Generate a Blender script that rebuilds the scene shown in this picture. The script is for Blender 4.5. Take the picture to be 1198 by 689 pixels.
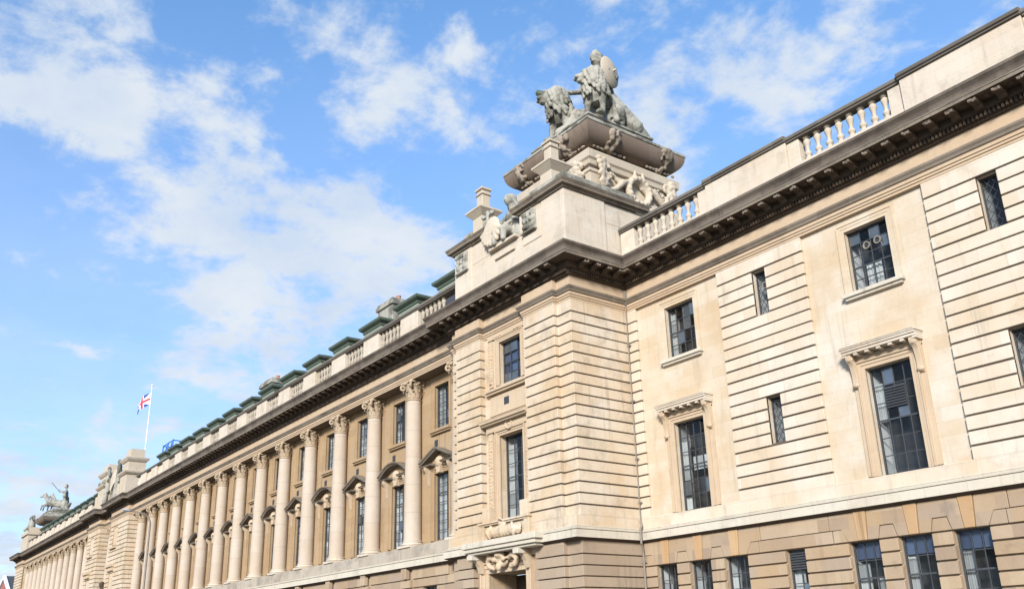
import bpy, math, random
from mathutils import Vector, Matrix, noise as mnoise
random.seed(7)
S = bpy.context.scene
for o in list(bpy.data.objects):
    bpy.data.objects.remove(o)
R = math.radians

# ------------------------------------------------------------------ camera
cam_d = bpy.data.cameras.new("camera")
cam = bpy.data.objects.new("camera", cam_d)
S.collection.objects.link(cam)
S.camera = cam
cam_d.sensor_width = 36.0
cam_d.lens = 1040.86 / 1198 * 36
cam_d.shift_x = 0.0025
cam_d.shift_y = 0.0491
cam_d.clip_start = 0.1
cam_d.clip_end = 9000
CR = ((0.58747582, -0.27354096, -0.7616085), (0.80886992, 0.16996262, 0.56288734), (-0.02452777, -0.94672491, 0.32110798))
cam.matrix_world = Matrix(((CR[0][0], -CR[0][1], -CR[0][2], 0), (CR[1][0], -CR[1][1], -CR[1][2], -23.0),
                           (CR[2][0], -CR[2][1], -CR[2][2], 1.6), (0, 0, 0, 1)))

# ------------------------------------------------------------------ exposure, sun, sky
S.view_settings.view_transform = 'Standard'
S.view_settings.look = 'None'
S.view_settings.gamma = 1
S.view_settings.exposure = 1.33
SUN_EL, SUN_AZ = 22.0, 142.0          # azimuth clockwise from north (+y)
sx, sy, sz = (math.cos(R(SUN_EL)) * math.sin(R(SUN_AZ)), math.cos(R(SUN_EL)) * math.cos(R(SUN_AZ)), math.sin(R(SUN_EL)))
sun_d = bpy.data.lights.new("sun", 'SUN')
sun_d.energy = 2.7
sun_d.angle = R(11)
sun_d.color = (1.0, 0.965, 0.92)
sun = bpy.data.objects.new("sun", sun_d)
S.collection.objects.link(sun)
sun.rotation_euler = Vector((sx, sy, sz)).to_track_quat('Z', 'Y').to_euler()

W = bpy.data.worlds.new("World")
S.world = W
W.use_nodes = True
nt = W.node_tree
nt.nodes.clear()


class NB:
    """small node builder"""
    def __init__(self, t):
        self.t = t

    def n(self, typ, **kw):
        nd = self.t.nodes.new(typ)
        for k, v in kw.items():
            setattr(nd, k, v)
        return nd

    def put(self, sock, v):
        if isinstance(v, bpy.types.NodeSocket):
            self.t.links.new(v, sock)
        elif v is not None:
            if hasattr(sock, 'default_value'):
                try:
                    sock.default_value = v
                except Exception:
                    sock.default_value = tuple(v) + (1.0,)

    def m(self, op, a, b=None, c=None, clamp=False):
        nd = self.n('ShaderNodeMath', operation=op, use_clamp=clamp)
        for i, v in enumerate((a, b, c)):
            self.put(nd.inputs[i], v)
        return nd.outputs[0]

    def vm(self, op, a, b=None, out=0):
        nd = self.n('ShaderNodeVectorMath', operation=op)
        self.put(nd.inputs[0], a)
        if b is not None:
            self.put(nd.inputs[1], b)
        return nd.outputs[out]

    def mix(self, f, a, b, typ='MIX'):
        nd = self.n('ShaderNodeMix', data_type='RGBA', blend_type=typ)
        self.put(nd.inputs[0], f)
        for i, v in ((6, a), (7, b)):
            if not isinstance(v, bpy.types.NodeSocket) and len(v) == 3:
                v = tuple(v) + (1.0,)
            self.put(nd.inputs[i], v)
        return nd.outputs[2]

    def noise(self, vec, scale, detail=4, rough=0.55, lac=2.0, dist=0.0):
        nd = self.n('ShaderNodeTexNoise')
        self.put(nd.inputs['Vector'], vec)
        nd.inputs['Scale'].default_value = scale
        nd.inputs['Detail'].default_value = detail
        nd.inputs['Roughness'].default_value = rough
        nd.inputs['Lacunarity'].default_value = lac
        nd.inputs['Distortion'].default_value = dist
        return nd.outputs['Fac']

    def ss(self, v, a, b):
        nd = self.n('ShaderNodeMapRange', interpolation_type='SMOOTHSTEP')
        self.put(nd.inputs[0], v)
        nd.inputs[1].default_value = a
        nd.inputs[2].default_value = b
        return nd.outputs[0]

    def comb(self, x, y, z):
        nd = self.n('ShaderNodeCombineXYZ')
        for i, v in enumerate((x, y, z)):
            self.put(nd.inputs[i], v)
        return nd.outputs[0]

    def ramp(self, f, stops, interp='LINEAR'):
        nd = self.n('ShaderNodeValToRGB')
        cr = nd.color_ramp
        cr.interpolation = interp
        while len(cr.elements) < len(stops):
            cr.elements.new(0.5)
        for e, (p, c) in zip(cr.elements, stops):
            e.position = p
            e.color = tuple(c) + (1.0,)
        self.put(nd.inputs[0], f)
        return nd.outputs[0]


def cam_dir(px, py):
    """direction of a sky region (clouds sit in the sky in these directions)"""
    v = (px - 596.04, py - 403.3, 1040.86)
    d = Vector([sum(CR[i][k] * v[k] for k in range(3)) for i in range(3)])
    return d.normalized()


def build_sky():
    b = NB(nt)
    out = b.n('ShaderNodeOutputWorld')
    bg = b.n('ShaderNodeBackground')
    nt.links.new(bg.outputs[0], out.inputs[0])
    sky = b.n('ShaderNodeTexSky', sky_type='NISHITA')
    sky.sun_disc = False
    sky.sun_elevation = R(SUN_EL)
    sky.sun_rotation = R(SUN_AZ)
    sky.altitude = 0
    sky.air_density = 1.0
    sky.dust_density = 0.6
    sky.ozone_density = 2.0
    tc = b.n('ShaderNodeTexCoord')
    d = b.vm('NORMALIZE', tc.outputs['Generated'])
    sep = b.n('ShaderNodeSeparateXYZ')
    nt.links.new(d, sep.inputs[0])
    x, y, z = sep.outputs
    zz = b.m('ADD', b.m('MAXIMUM', z, 0.0), 0.22)
    u = b.m('DIVIDE', x, zz)
    v = b.m('DIVIDE', y, zz)
    p = b.comb(u, v, 0.0)
    warp = b.vm('SCALE', b.n('ShaderNodeTexNoise').outputs['Color'], None)
    big = b.noise(p, 3.2, 9, 0.60, 2.1, 0.1)
    fine = b.noise(b.vm('ADD', p, (3.1, 1.7, 0.0)), 7.5, 9, 0.60, 2.05, 0.15)
    # cloud banks: directions where the sky carries more or less cloud
    def bank(px, py, rad, w):
        c = cam_dir(px, py)
        dt = b.vm('DOT_PRODUCT', d, tuple(c), out=1)
        e = b.ss(dt, math.cos(R(rad)), 1.0)
        return b.m('MULTIPLY', e, w * .78)
    cov = b.m('ADD', b.m('MULTIPLY', big, 0.55), b.m('MULTIPLY', fine, 1.30))
    for a in ((95, 65, 6, .20), (150, 110, 5, .12), (20, 60, 5, .06), (190, 90, 4, .06), (170, 200, 6, .09), (240, 250, 7, .12), (120, 200, 4, .06), (330, 320, 8, .20), (430, 300, 7, .20), (500, 345, 5, .12), (280, 300, 6, .06),
              (430, 90, 5, .06), (325, 55, 3, .14), (480, 100, 4, .07), (560, 120, 5, .12), (265, 165, 2.5, .14), (10, 145, 3.5, .10), (440, 205, 4, .07), (400, 60, 3, .05), (340, 120, 5, -.12), (390, 160, 5, -.06), (60, 300, 7, -.10), (30, 400, 9, -.12), (530, 220, 4, -.05),
              (640, 40, 5, -.10), (820, 130, 6, .16), (790, 190, 4, .12), (940, 40, 7, .12), (740, 40, 3, .09), (810, 20, 4, .08), (1060, 60, 4, -.10), (870, 170, 2.5, -.1), (900, 80, 5, .06), (200, 450, 6, .02), (60, 600, 7, .20), (230, 430, 3, .07), (100, 300, 3, .05), (290, 440, 4, .05)):
        cov = b.m('ADD', cov, bank(*a))
    cl = b.m('MULTIPLY', b.ss(cov, 0.90, 1.20), 0.94)
    hz = b.ss(z, 0.75, 0.02)
    veil = b.m('MULTIPLY_ADD', hz, 0.45, 0.03)
    cl = b.m('ADD', cl, b.m('MULTIPLY', b.m('SUBTRACT', 1.0, cl), veil))
    lit = b.ss(big, 0.3, 0.7)
    ccol = b.mix(lit, (3.1, 3.65, 4.45), (4.1, 4.35, 4.6))
    skyc = b.mix(1.0, sky.outputs[0], b.mix(hz, (0.86, 1.30, 1.58), (0.88, 1.06, 1.45)), 'MULTIPLY')
    col = b.mix(cl, skyc, ccol)
    nt.links.new(col, bg.inputs[0])
    bg.inputs[1].default_value = 0.079
    nt.nodes.remove([q for q in nt.nodes if q.type == 'VECT_MATH' and q.operation == 'SCALE'][0])


build_sky()

# ------------------------------------------------------------------ mesh helpers
C = S.collection


class MB:
    def __init__(self):
        self.v, self.f, self.mi = [], [], []
        self.cur = 0

    def add(self, vs, fs, mi=None):
        o = len(self.v)
        self.v += [tuple(q) for q in vs]
        self.f += [tuple(i + o for i in q) for q in fs]
        self.mi += [self.cur if mi is None else mi] * len(fs)

    def box(self, x0, x1, y0, y1, z0, z1):
        x0, x1 = min(x0, x1), max(x0, x1)
        y0, y1 = min(y0, y1), max(y0, y1)
        z0, z1 = min(z0, z1), max(z0, z1)
        self.add([(x0, y0, z0), (x1, y0, z0), (x1, y1, z0), (x0, y1, z0), (x0, y0, z1), (x1, y0, z1), (x1, y1, z1), (x0, y1, z1)],
                 [(3, 2, 1, 0), (4, 5, 6, 7), (0, 1, 5, 4), (1, 2, 6, 5), (2, 3, 7, 6), (3, 0, 4, 7)])

    def frustum(self, x0, x1, y0, y1, z0, X0, X1, Y0, Y1, z1):
        self.add([(x0, y0, z0), (x1, y0, z0), (x1, y1, z0), (x0, y1, z0), (X0, Y0, z1), (X1, Y0, z1), (X1, Y1, z1), (X0, Y1, z1)],
                 [(3, 2, 1, 0), (4, 5, 6, 7), (0, 1, 5, 4), (1, 2, 6, 5), (2, 3, 7, 6), (3, 0, 4, 7)])

    def quad(self, a, b, c, d):
        self.add([a, b, c, d], [(0, 1, 2, 3)])

    def prism(self, poly, axis, a, b):
        """closed polygon extruded along axis: 'x' poly=(y,z); 'y' poly=(x,z); 'z' poly=(x,y)"""
        n = len(poly)
        def P(p, t):
            return {'x': (t, p[0], p[1]), 'y': (p[0], t, p[1]), 'z': (p[0], p[1], t)}[axis]
        area = sum(poly[i][0] * poly[(i + 1) % n][1] - poly[(i + 1) % n][0] * poly[i][1] for i in range(n))
        if (area > 0) == (axis == 'y'):
            poly = poly[::-1]
        vs = [P(p, min(a, b)) for p in poly] + [P(p, max(a, b)) for p in poly]
        fs = [tuple(range(n))[::-1], tuple(range(n, 2 * n))] + [(i, (i + 1) % n, n + (i + 1) % n, n + i) for i in range(n)]
        self.add(vs, fs)

    def sweep(self, path, prof, closed=False):
        """path (x,y) polyline, outward is left of travel; prof list of (p,z)"""
        n = len(path)
        cols = []
        for i in range(n):
            ds = []
            if i > 0 or closed:
                a, b = path[i - 1], path[i]
                ds.append(Vector((b[0] - a[0], b[1] - a[1])).normalized())
            if i < n - 1 or closed:
                a, b = path[i], path[(i + 1) % n]
                ds.append(Vector((b[0] - a[0], b[1] - a[1])).normalized())
            ns = [Vector((-q.y, q.x)) for q in ds]
            if len(ns) == 1:
                off = ns[0]
            else:
                s = ns[0] + ns[1]
                off = s / max(0.15, (s.length_squared / 2)) if s.length > 1e-6 else ns[0]
            cols.append([(path[i][0] + off.x * p, path[i][1] + off.y * p, z) for p, z in prof])
        m = len(prof)
        vs = [q for c in cols for q in c]
        fs = []
        for i in range(n if closed else n - 1):
            j = (i + 1) % n
            for k in range(m - 1):
                fs.append((i * m + k, i * m + k + 1, j * m + k + 1, j * m + k))
        self.add(vs, fs)

    def lathe(self, prof, c=(0, 0, 0), n=24, M=None, cap=True):
        """prof list of (r,z)"""
        vs, fs = [], []
        for r, z in prof:
            for k in range(n):
                a = 2 * math.pi * k / n
                vs.append(Vector((r * math.cos(a), r * math.sin(a), z)))
        m = len(prof)
        for i in range(m - 1):
            for k in range(n):
                fs.append((i * n + k, i * n + (k + 1) % n, (i + 1) * n + (k + 1) % n, (i + 1) * n + k))
        if cap:
            fs.append(tuple(range(n))[::-1])
            fs.append(tuple(range((m - 1) * n, m * n)))
        if M is not None:
            vs = [M @ q for q in vs]
        self.add([(q[0] + c[0], q[1] + c[1], q[2] + c[2]) for q in vs], fs)

    def cap(self, a, b, r0, r1=None, n=10):
        """capsule from a to b"""
        r1 = r0 if r1 is None else r1
        a, b = Vector(a), Vector(b)
        L = (b - a).length
        prof = []
        for t in (-80, -50, -20):
            prof.append((r0 * math.cos(R(t)), r0 * math.sin(R(t))))
        for t in (20, 50, 80):
            prof.append((r1 * math.cos(R(t)), L + r1 * math.sin(R(t))))
        q = (b - a).to_track_quat('Z', 'Y').to_matrix() if L > 1e-6 else Matrix.Identity(3)
        self.lathe(prof, a, n, q)

    def ell(self, c, r, rot=None, n=12, m=7):
        prof = [(math.cos(R(-88 + 176 * i / (m - 1))), math.sin(R(-88 + 176 * i / (m - 1)))) for i in range(m)]
        if not hasattr(r, '__len__'):
            r = (r, r, r)
        M = Matrix.Diagonal(r)
        if rot is not None:
            from mathutils import Euler
            M = Euler([R(t) for t in rot]).to_matrix() @ M
        self.lathe(prof, c, n, M)

    def tube(self, pts, r, n=8):
        pts = [Vector(p) for p in pts]
        m = len(pts)
        vs, fs = [], []
        prev = None
        for i, p in enumerate(pts):
            d = (pts[min(i + 1, m - 1)] - pts[max(i - 1, 0)]).normalized()
            u = (prev - d * prev.dot(d)).normalized() if prev is not None and abs(prev.dot(d)) < .99 else d.orthogonal().normalized()
            prev = u
            w = d.cross(u)
            rr = r[i] if hasattr(r, '__len__') else r
            for k in range(n):
                a = 2 * math.pi * k / n
                vs.append(p + (u * math.cos(a) + w * math.sin(a)) * rr)
        for i in range(m - 1):
            for k in range(n):
                fs.append((i * n + k, i * n + (k + 1) % n, (i + 1) * n + (k + 1) % n, (i + 1) * n + k))
        fs.append(tuple(range(n))[::-1])
        fs.append(tuple(range((m - 1) * n, m * n)))
        self.add(vs, fs)

    def wall(self, x0, x1, z0, z1, y, ops=(), depth=0.25):
        """wall sheet in the xz plane facing -y with openings (xa,xb,za,zb) and their reveals"""
        xs = sorted({x0, x1} | {min(max(q, x0), x1) for o in ops for q in o[:2]})
        zs = sorted({z0, z1} | {min(max(q, z0), z1) for o in ops for q in o[2:4]})
        for i in range(len(xs) - 1):
            for k in range(len(zs) - 1):
                cx, cz = (xs[i] + xs[i + 1]) / 2, (zs[k] + zs[k + 1]) / 2
                if any(o[0] < cx < o[1] and o[2] < cz < o[3] for o in ops):
                    continue
                self.quad((xs[i], y, zs[k]), (xs[i + 1], y, zs[k]), (xs[i + 1], y, zs[k + 1]), (xs[i], y, zs[k + 1]))
        for o in ops:
            xa, xb, za, zb = o[:4]
            dd = o[4] if len(o) > 4 else depth
            y1 = y + dd
            self.quad((xa, y, za), (xa, y, zb), (xa, y1, zb), (xa, y1, za))
            self.quad((xb, y1, za), (xb, y1, zb), (xb, y, zb), (xb, y, za))
            self.quad((xa, y1, za), (xb, y1, za), (xb, y, za), (xa, y, za))
            self.quad((xa, y, zb), (xb, y, zb), (xb, y1, zb), (xa, y1, zb))

    def obj(self, name, mats, parent=None, smooth=False, bevel=0, remesh=0, rough=0, origin=None, kind=None, angle=40):
        me = bpy.data.meshes.new(name)
        vs = self.v
        if origin is not None:
            vs = [(q[0] - origin[0], q[1] - origin[1], q[2] - origin[2]) for q in vs]
        me.from_pydata(vs, [], self.f)
        if not isinstance(mats, (list, tuple)):
            mats = [mats]
        for q in mats:
            me.materials.append(q)
        if len(mats) > 1:
            me.polygons.foreach_set('material_index', self.mi)
        me.update()
        o = bpy.data.objects.new(name, me)
        C.objects.link(o)
        if origin is not None:
            o.location = origin
        if remesh:
            r = o.modifiers.new('remesh', 'REMESH')
            r.mode = 'VOXEL'
            r.voxel_size = remesh
            r.use_smooth_shade = True
            sm = o.modifiers.new('smooth', 'SMOOTH')
            sm.factor = 0.5
            sm.iterations = 1
            if rough:
                t = bpy.data.textures.new('carving', 'CLOUDS')
                t.noise_scale = rough * 5
                t.noise_depth = 3
                dm = o.modifiers.new('carve', 'DISPLACE')
                dm.texture = t
                dm.texture_coords = 'GLOBAL'
                dm.strength = rough
                dm.mid_level = 0.5
        elif bevel:
            bm_ = o.modifiers.new('bevel', 'BEVEL')
            bm_.width = bevel
            bm_.segments = 1
            bm_.limit_method = 'ANGLE'
            bm_.angle_limit = R(50)
        if smooth and not remesh:
            me.shade_smooth()
            me.set_sharp_from_angle(angle=R(angle))
        if parent is not None:
            setp(o, parent)
        if kind:
            o['kind'] = kind
        return o


def world_of(o):
    m = Matrix.Translation(o.location)
    if o.rotation_euler[:] != (0, 0, 0) or o.scale[:] != (1, 1, 1):
        m = m @ o.rotation_euler.to_matrix().to_4x4() @ Matrix.Diagonal(o.scale[:] + (1,))
    if o.parent:
        return world_of(o.parent) @ o.matrix_parent_inverse @ m
    return m


def setp(o, parent):
    """parent and keep the place it was built at"""
    o.parent = parent
    o.matrix_parent_inverse = world_of(parent).inverted()


def empty(name, loc, label, cat, group=None):
    o = bpy.data.objects.new(name, None)
    C.objects.link(o)
    o.location = loc
    o.empty_display_size = 0.3
    return tag(o, label, cat, group)


def tag(o, label, cat, group=None):
    o['label'] = label
    o['category'] = cat
    if group:
        o['group'] = group
    return o


def dup(o, parent, dx=(0, 0, 0)):
    """copy of a part with copies of its sub-parts, moved by dx"""
    c = o.copy()
    C.objects.link(c)
    c.parent = parent
    c.matrix_parent_inverse = o.matrix_parent_inverse.copy()
    c.location = Vector(o.location) + Vector(dx)
    for ch in list(o.children):
        g = ch.copy()
        C.objects.link(g)
        g.parent = c
        g.matrix_parent_inverse = ch.matrix_parent_inverse.copy()
    return c


# ------------------------------------------------------------------ materials
def mat(name, build):
    m = bpy.data.materials.new(name)
    m.use_nodes = True
    m.node_tree.nodes.clear()
    b = NB(m.node_tree)
    out = b.n('ShaderNodeOutputMaterial')
    build(b, out)
    return m


def principled(b, out, col, rough=0.9, bump=None, metal=0, spec=0.3):
    p = b.n('ShaderNodeBsdfPrincipled')
    b.put(p.inputs['Base Color'], col if isinstance(col, bpy.types.NodeSocket) else tuple(col) + (1.0,))
    b.put(p.inputs['Roughness'], rough)
    p.inputs['Metallic'].default_value = metal
    p.inputs['Specular IOR Level'].default_value = spec
    if bump is not None:
        h, st, di = bump
        bp = b.n('ShaderNodeBump')
        bp.inputs['Strength'].default_value = st
        bp.inputs['Distance'].default_value = di
        b.put(bp.inputs['Height'], h)
        b.t.links.new(bp.outputs[0], p.inputs['Normal'])
    b.t.links.new(p.outputs[0], out.inputs[0])
    return p


def stone(name, tints, h=0.395, w=0.95, z0=6.21, joint=0.0, grime=(0.10, 0.075, 0.05), gamt=0.35, glo=0.56, ghi=0.78, blotch=0.25, soft=0.35, streak=0.3, white=0.0, seed=0.0):
    """ashlar: every block its own tint, weather stains, streaks"""
    def build(b, out):
        g = b.n('ShaderNodeNewGeometry')
        pos = g.outputs['Position']
        sp = b.n('ShaderNodeSeparateXYZ')
        b.t.links.new(pos, sp.inputs[0])
        x, y, z = sp.outputs
        u = b.m('ADD', b.m('ADD', x, b.m('MULTIPLY', y, 0.97)), seed)
        zr = b.m('DIVIDE', b.m('SUBTRACT', z, z0), h)
        row = b.m('FLOOR', zr)
        wn = b.n('ShaderNodeTexWhiteNoise', noise_dimensions='1D')
        b.put(wn.inputs['W'], row)
        wrow = b.m('MULTIPLY_ADD', wn.outputs[0], 0.35 * w, 0.85 * w)
        ur = b.m('DIVIDE', b.m('ADD', u, b.m('MULTIPLY', wn.outputs[0], 37.3)), wrow)
        col = b.m('FLOOR', ur)
        w2 = b.n('ShaderNodeTexWhiteNoise', noise_dimensions='3D')
        b.put(w2.inputs['Vector'], b.comb(col, row, seed))
        n = len(tints)
        c = b.ramp(w2.outputs[0], [(i / (n - 1), t) for i, t in enumerate(tints)])
        mean = tuple(sum(t[k] for t in tints) / n for k in range(3))
        c = b.mix(soft, c, mean)
        big = b.noise(pos, 0.5, 5, 0.6)
        c = b.mix(b.m('MULTIPLY', b.ss(big, 0.35, 0.75), blotch), c, tuple(q * f for q, f in zip(mean, (0.88, 0.76, 0.61))))
        if white:
            wv = b.noise(b.vm('ADD', pos, (11.0, 3.0, 5.0)), 0.42, 5, 0.62)
            c = b.mix(b.m('MULTIPLY', b.ss(wv, 0.45, 0.7), white), c, (0.56, 0.52, 0.455))
        med = b.noise(pos, 3.2, 6, 0.68)
        c = b.mix(b.m('MULTIPLY', b.ss(med, 0.45, 0.8), 0.30), c, tuple(q * 0.72 for q in mean))
        fine = b.noise(pos, 22, 5, 0.7)
        c = b.mix(b.m('MULTIPLY', b.ss(fine, 0.3, 0.85), 0.25), c, tuple(q * 0.72 for q in mean))
        st = b.noise(b.vm('MULTIPLY', pos, (2.6, 2.6, 0.28)), 1.0, 5, 0.65)
        c = b.mix(b.m('MULTIPLY', b.ss(st, 0.56, 0.82), streak), c, grime)
        gn = b.noise(b.vm('ADD', pos, (seed + 3.0, 7.0, 1.0)), 0.95, 7, 0.66, 2.1, 0.3)
        c = b.mix(b.m('MULTIPLY', b.ss(gn, glo, ghi), gamt), c, grime)
        sk = b.noise(b.vm('MULTIPLY', b.vm('ADD', pos, (seed, 1.0, 0.0)), (5.5, 5.5, 0.16)), 1.0, 3, 0.6)
        sm = b.noise(b.vm('ADD', pos, (0.0, seed, 20.0)), 0.35, 3, 0.5)
        c = b.mix(b.m('MULTIPLY', b.m('MULTIPLY', b.ss(sk, 0.52, 0.72), b.ss(sm, 0.46, 0.66)), streak * 1.6, clamp=True), c, tuple(q * 0.55 for q in mean))
        spk = b.noise(pos, 9.0, 3, 0.5)
        c = b.mix(b.m('MULTIPLY', b.ss(spk, 0.68, 0.76), 0.35), c, tuple(q * 0.5 for q in mean))
        if joint:
            fu = b.m('MULTIPLY', b.m('FRACT', ur), wrow)
            fz = b.m('MULTIPLY', b.m('FRACT', zr), h)
            jm = b.m('MAXIMUM', b.m('LESS_THAN', fu, joint), b.m('LESS_THAN', fz, joint))
            c = b.mix(b.m('MULTIPLY', jm, 0.45), c, tuple(q * 0.45 for q in mean))
        hgt = b.m('ADD', b.m('MULTIPLY', fine, 0.6), b.m('MULTIPLY', med, 1.2))
        principled(b, out, c, 0.92, (hgt, 0.35, 0.02), spec=0.2)
    return mat(name, build)


M = {}
CREAM = [(0.525, 0.442, 0.334), (0.546, 0.474, 0.376), (0.482, 0.384, 0.271), (0.556, 0.479, 0.382), (0.525, 0.421, 0.318), (0.568, 0.505, 0.419)]
M['cream'] = stone('cream_limestone', CREAM, joint=0.009, gamt=0.28, streak=0.34, blotch=0.7, white=0.4, soft=0.1)
M['dirtystring'] = stone('dirty_plinth_stone', [(0.36, 0.31, 0.245), (0.40, 0.35, 0.28), (0.33, 0.28, 0.22)], h=3, w=1.0, z0=3.0, joint=0.012, gamt=0.5, glo=0.45, ghi=0.68, streak=0.6, grime=(0.14, 0.115, 0.09), seed=22.0)
M['swag'] = stone('carved_swag_stone', [(0.30, 0.245, 0.19), (0.25, 0.20, 0.155)], h=3, w=1, z0=13, gamt=0.7, glo=.42, ghi=.65, streak=.4, grime=(0.10, 0.08, 0.06), seed=33.0)
M['key'] = stone('keystone_sandstone', [(0.40, 0.26, 0.14), (0.34, 0.21, 0.11), (0.44, 0.30, 0.17)], h=9, w=.5, z0=0, gamt=0.5, streak=0.5, grime=(0.16, 0.10, 0.06), seed=27.0)
M['mortar'] = stone('groove_shade_mortar', [(0.11, 0.088, 0.065), (0.15, 0.12, 0.09), (0.08, 0.062, 0.047)], h=3, w=1.5, z0=3.0, gamt=0.5, seed=24.0)  # joint grime plus the groove's shade, both put into this colour
M['soffit'] = stone('shade_dark_soffit', [(0.20, 0.145, 0.10), (0.16, 0.115, 0.08)], h=3, w=1.0, z0=3.0, gamt=0.4, seed=23.0)  # shade of the beam underside put into a darker stone colour
M['ashlar'] = stone('smooth_ashlar', [(0.495, 0.402, 0.284), (0.524, 0.451, 0.358), (0.444, 0.338, 0.215), (0.513, 0.430, 0.319), (0.533, 0.470, 0.389)], joint=0.006, gamt=0.2, streak=0.34, blotch=0.95, white=0.6, seed=3.0, soft=0.4)
M['pavilion'] = stone('pavilion_limestone', [(0.504, 0.398, 0.275), (0.525, 0.437, 0.329), (0.463, 0.344, 0.220), (0.534, 0.452, 0.353), (0.484, 0.383, 0.255)], gamt=0.42, glo=0.48, ghi=0.76, streak=0.45, blotch=0.8, white=0.45, seed=9.0, soft=0.4, joint=0.009)
M['tan'] = stone('tan_sandstone', [(0.321, 0.235, 0.153), (0.369, 0.279, 0.186), (0.255, 0.193, 0.144), (0.350, 0.245, 0.144), (0.294, 0.226, 0.167), (0.397, 0.306, 0.209), (0.312, 0.222, 0.134)], h=0.37, w=0.9, z0=3.80, gamt=0.5, streak=0.35, blotch=0.35, seed=5.0, grime=(0.12, 0.09, 0.07), soft=0.0)
M['tanpav'] = stone('pavilion_base_stone', [(0.307, 0.234, 0.163), (0.364, 0.286, 0.204), (0.270, 0.202, 0.145), (0.336, 0.258, 0.181)], h=0.37, w=1.4, z0=3.80, gamt=0.55, streak=0.4, blotch=0.4, seed=25.0, grime=(0.15, 0.12, 0.095), soft=0.3)
M['warm'] = stone('warm_sandstone', [(0.333, 0.233, 0.132), (0.360, 0.255, 0.149), (0.297, 0.202, 0.115), (0.342, 0.246, 0.157)], h=0.4, w=1.1, joint=0.006, gamt=0.4, streak=0.45, blotch=0.4, seed=2.0, grime=(0.12, 0.085, 0.06))
M['frame'] = stone('carved_frame_stone', [(0.440, 0.335, 0.225), (0.470, 0.370, 0.260), (0.410, 0.305, 0.205)], h=0.6, w=1.5, gamt=0.3, streak=0.2, seed=4.0, grime=(0.14, 0.10, 0.07))
M['frieze'] = stone('frieze_stone', [(0.442, 0.322, 0.211), (0.460, 0.354, 0.243), (0.423, 0.313, 0.211)], h=2.0, w=1.6, z0=13.2, joint=0.006, gamt=0.2, streak=0.1, seed=6.0)
M['soot_shade'] = stone('sooty_shaded_stone', [(0.064, 0.045, 0.031), (0.090, 0.065, 0.045), (0.053, 0.036, 0.025)], h=3, w=1.2, z0=13.2, gamt=0.55, streak=0.2, grime=(0.035, 0.026, 0.02), seed=1.0)  # real cornice soot, deepened with painted underside shade
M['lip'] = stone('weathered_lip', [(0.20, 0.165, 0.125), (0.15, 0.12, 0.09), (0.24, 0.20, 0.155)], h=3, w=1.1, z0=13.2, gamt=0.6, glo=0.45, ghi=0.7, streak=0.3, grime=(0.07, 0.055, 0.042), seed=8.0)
M['parapet'] = stone('parapet_stone', [(0.506, 0.433, 0.339), (0.527, 0.464, 0.375), (0.475, 0.398, 0.303), (0.516, 0.439, 0.359)], h=0.42, w=1.2, z0=15.7, joint=0.007, gamt=0.4, glo=0.5, ghi=0.75, streak=0.3, blotch=0.35, white=0.25, seed=12.0, grime=(0.20, 0.165, 0.125))
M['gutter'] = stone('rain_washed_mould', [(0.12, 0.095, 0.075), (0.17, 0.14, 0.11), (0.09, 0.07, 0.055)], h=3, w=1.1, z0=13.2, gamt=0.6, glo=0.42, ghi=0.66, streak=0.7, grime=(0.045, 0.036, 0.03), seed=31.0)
M['coping'] = stone('blackened_coping', [(0.12, 0.105, 0.088), (0.20, 0.175, 0.145), (0.07, 0.062, 0.052)], h=3, w=1.0, z0=13, gamt=0.5, grime=(0.04, 0.037, 0.033), seed=14.0)
M['greystone'] = stone('lichen_grey_stone', [(0.304, 0.290, 0.244), (0.350, 0.332, 0.285), (0.267, 0.257, 0.216)], h=3, w=3, z0=13, gamt=0.85, glo=0.42, ghi=0.62, streak=0.6, grime=(0.085, 0.08, 0.06), seed=15.0)
M['pedestal'] = stone('pedestal_stone', [(0.435, 0.370, 0.281), (0.464, 0.398, 0.313), (0.405, 0.337, 0.253)], h=0.5, w=1.2, z0=18, gamt=0.35, streak=0.25, grime=(0.15, 0.125, 0.095), seed=16.0)
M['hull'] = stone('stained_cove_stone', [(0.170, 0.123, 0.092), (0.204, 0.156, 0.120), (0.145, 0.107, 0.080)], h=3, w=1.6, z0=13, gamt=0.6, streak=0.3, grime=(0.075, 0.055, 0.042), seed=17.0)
M['column'] = stone('column_limestone', [(0.408, 0.334, 0.258), (0.422, 0.352, 0.278), (0.393, 0.312, 0.234)], h=1.28, w=40, z0=6.25, joint=0.02, gamt=0.06, streak=0.10, blotch=0.15, white=0.2, seed=18.0)
M['capital'] = stone('capital_stone', [(0.360, 0.273, 0.181), (0.396, 0.308, 0.215)], h=3, w=3, z0=13, gamt=0.5, streak=0.2, grime=(0.15, 0.11, 0.075), seed=19.0)
M['string'] = stone('string_course_stone', [(0.497, 0.445, 0.355), (0.468, 0.412, 0.323), (0.505, 0.459, 0.378)], h=3, w=1.1, z0=3.0, joint=0.012, gamt=0.32, glo=0.5, ghi=0.72, streak=0.4, white=0.2, grime=(0.20, 0.165, 0.12), seed=20.0)


def simple(name, col, rough=0.6, metal=0, var=0.25, scale=6, spec=0.4, bump=0.0):
    def build(b, out):
        g = b.n('ShaderNodeNewGeometry')
        f = b.noise(g.outputs['Position'], scale, 5, 0.65)
        c = b.mix(b.m('MULTIPLY', b.ss(f, 0.3, 0.8), var * 2), col, tuple(q * 0.55 for q in col))
        principled(b, out, c, rough, (f, bump, 0.02) if bump else None, metal, spec)
    return mat(name, build)


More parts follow.
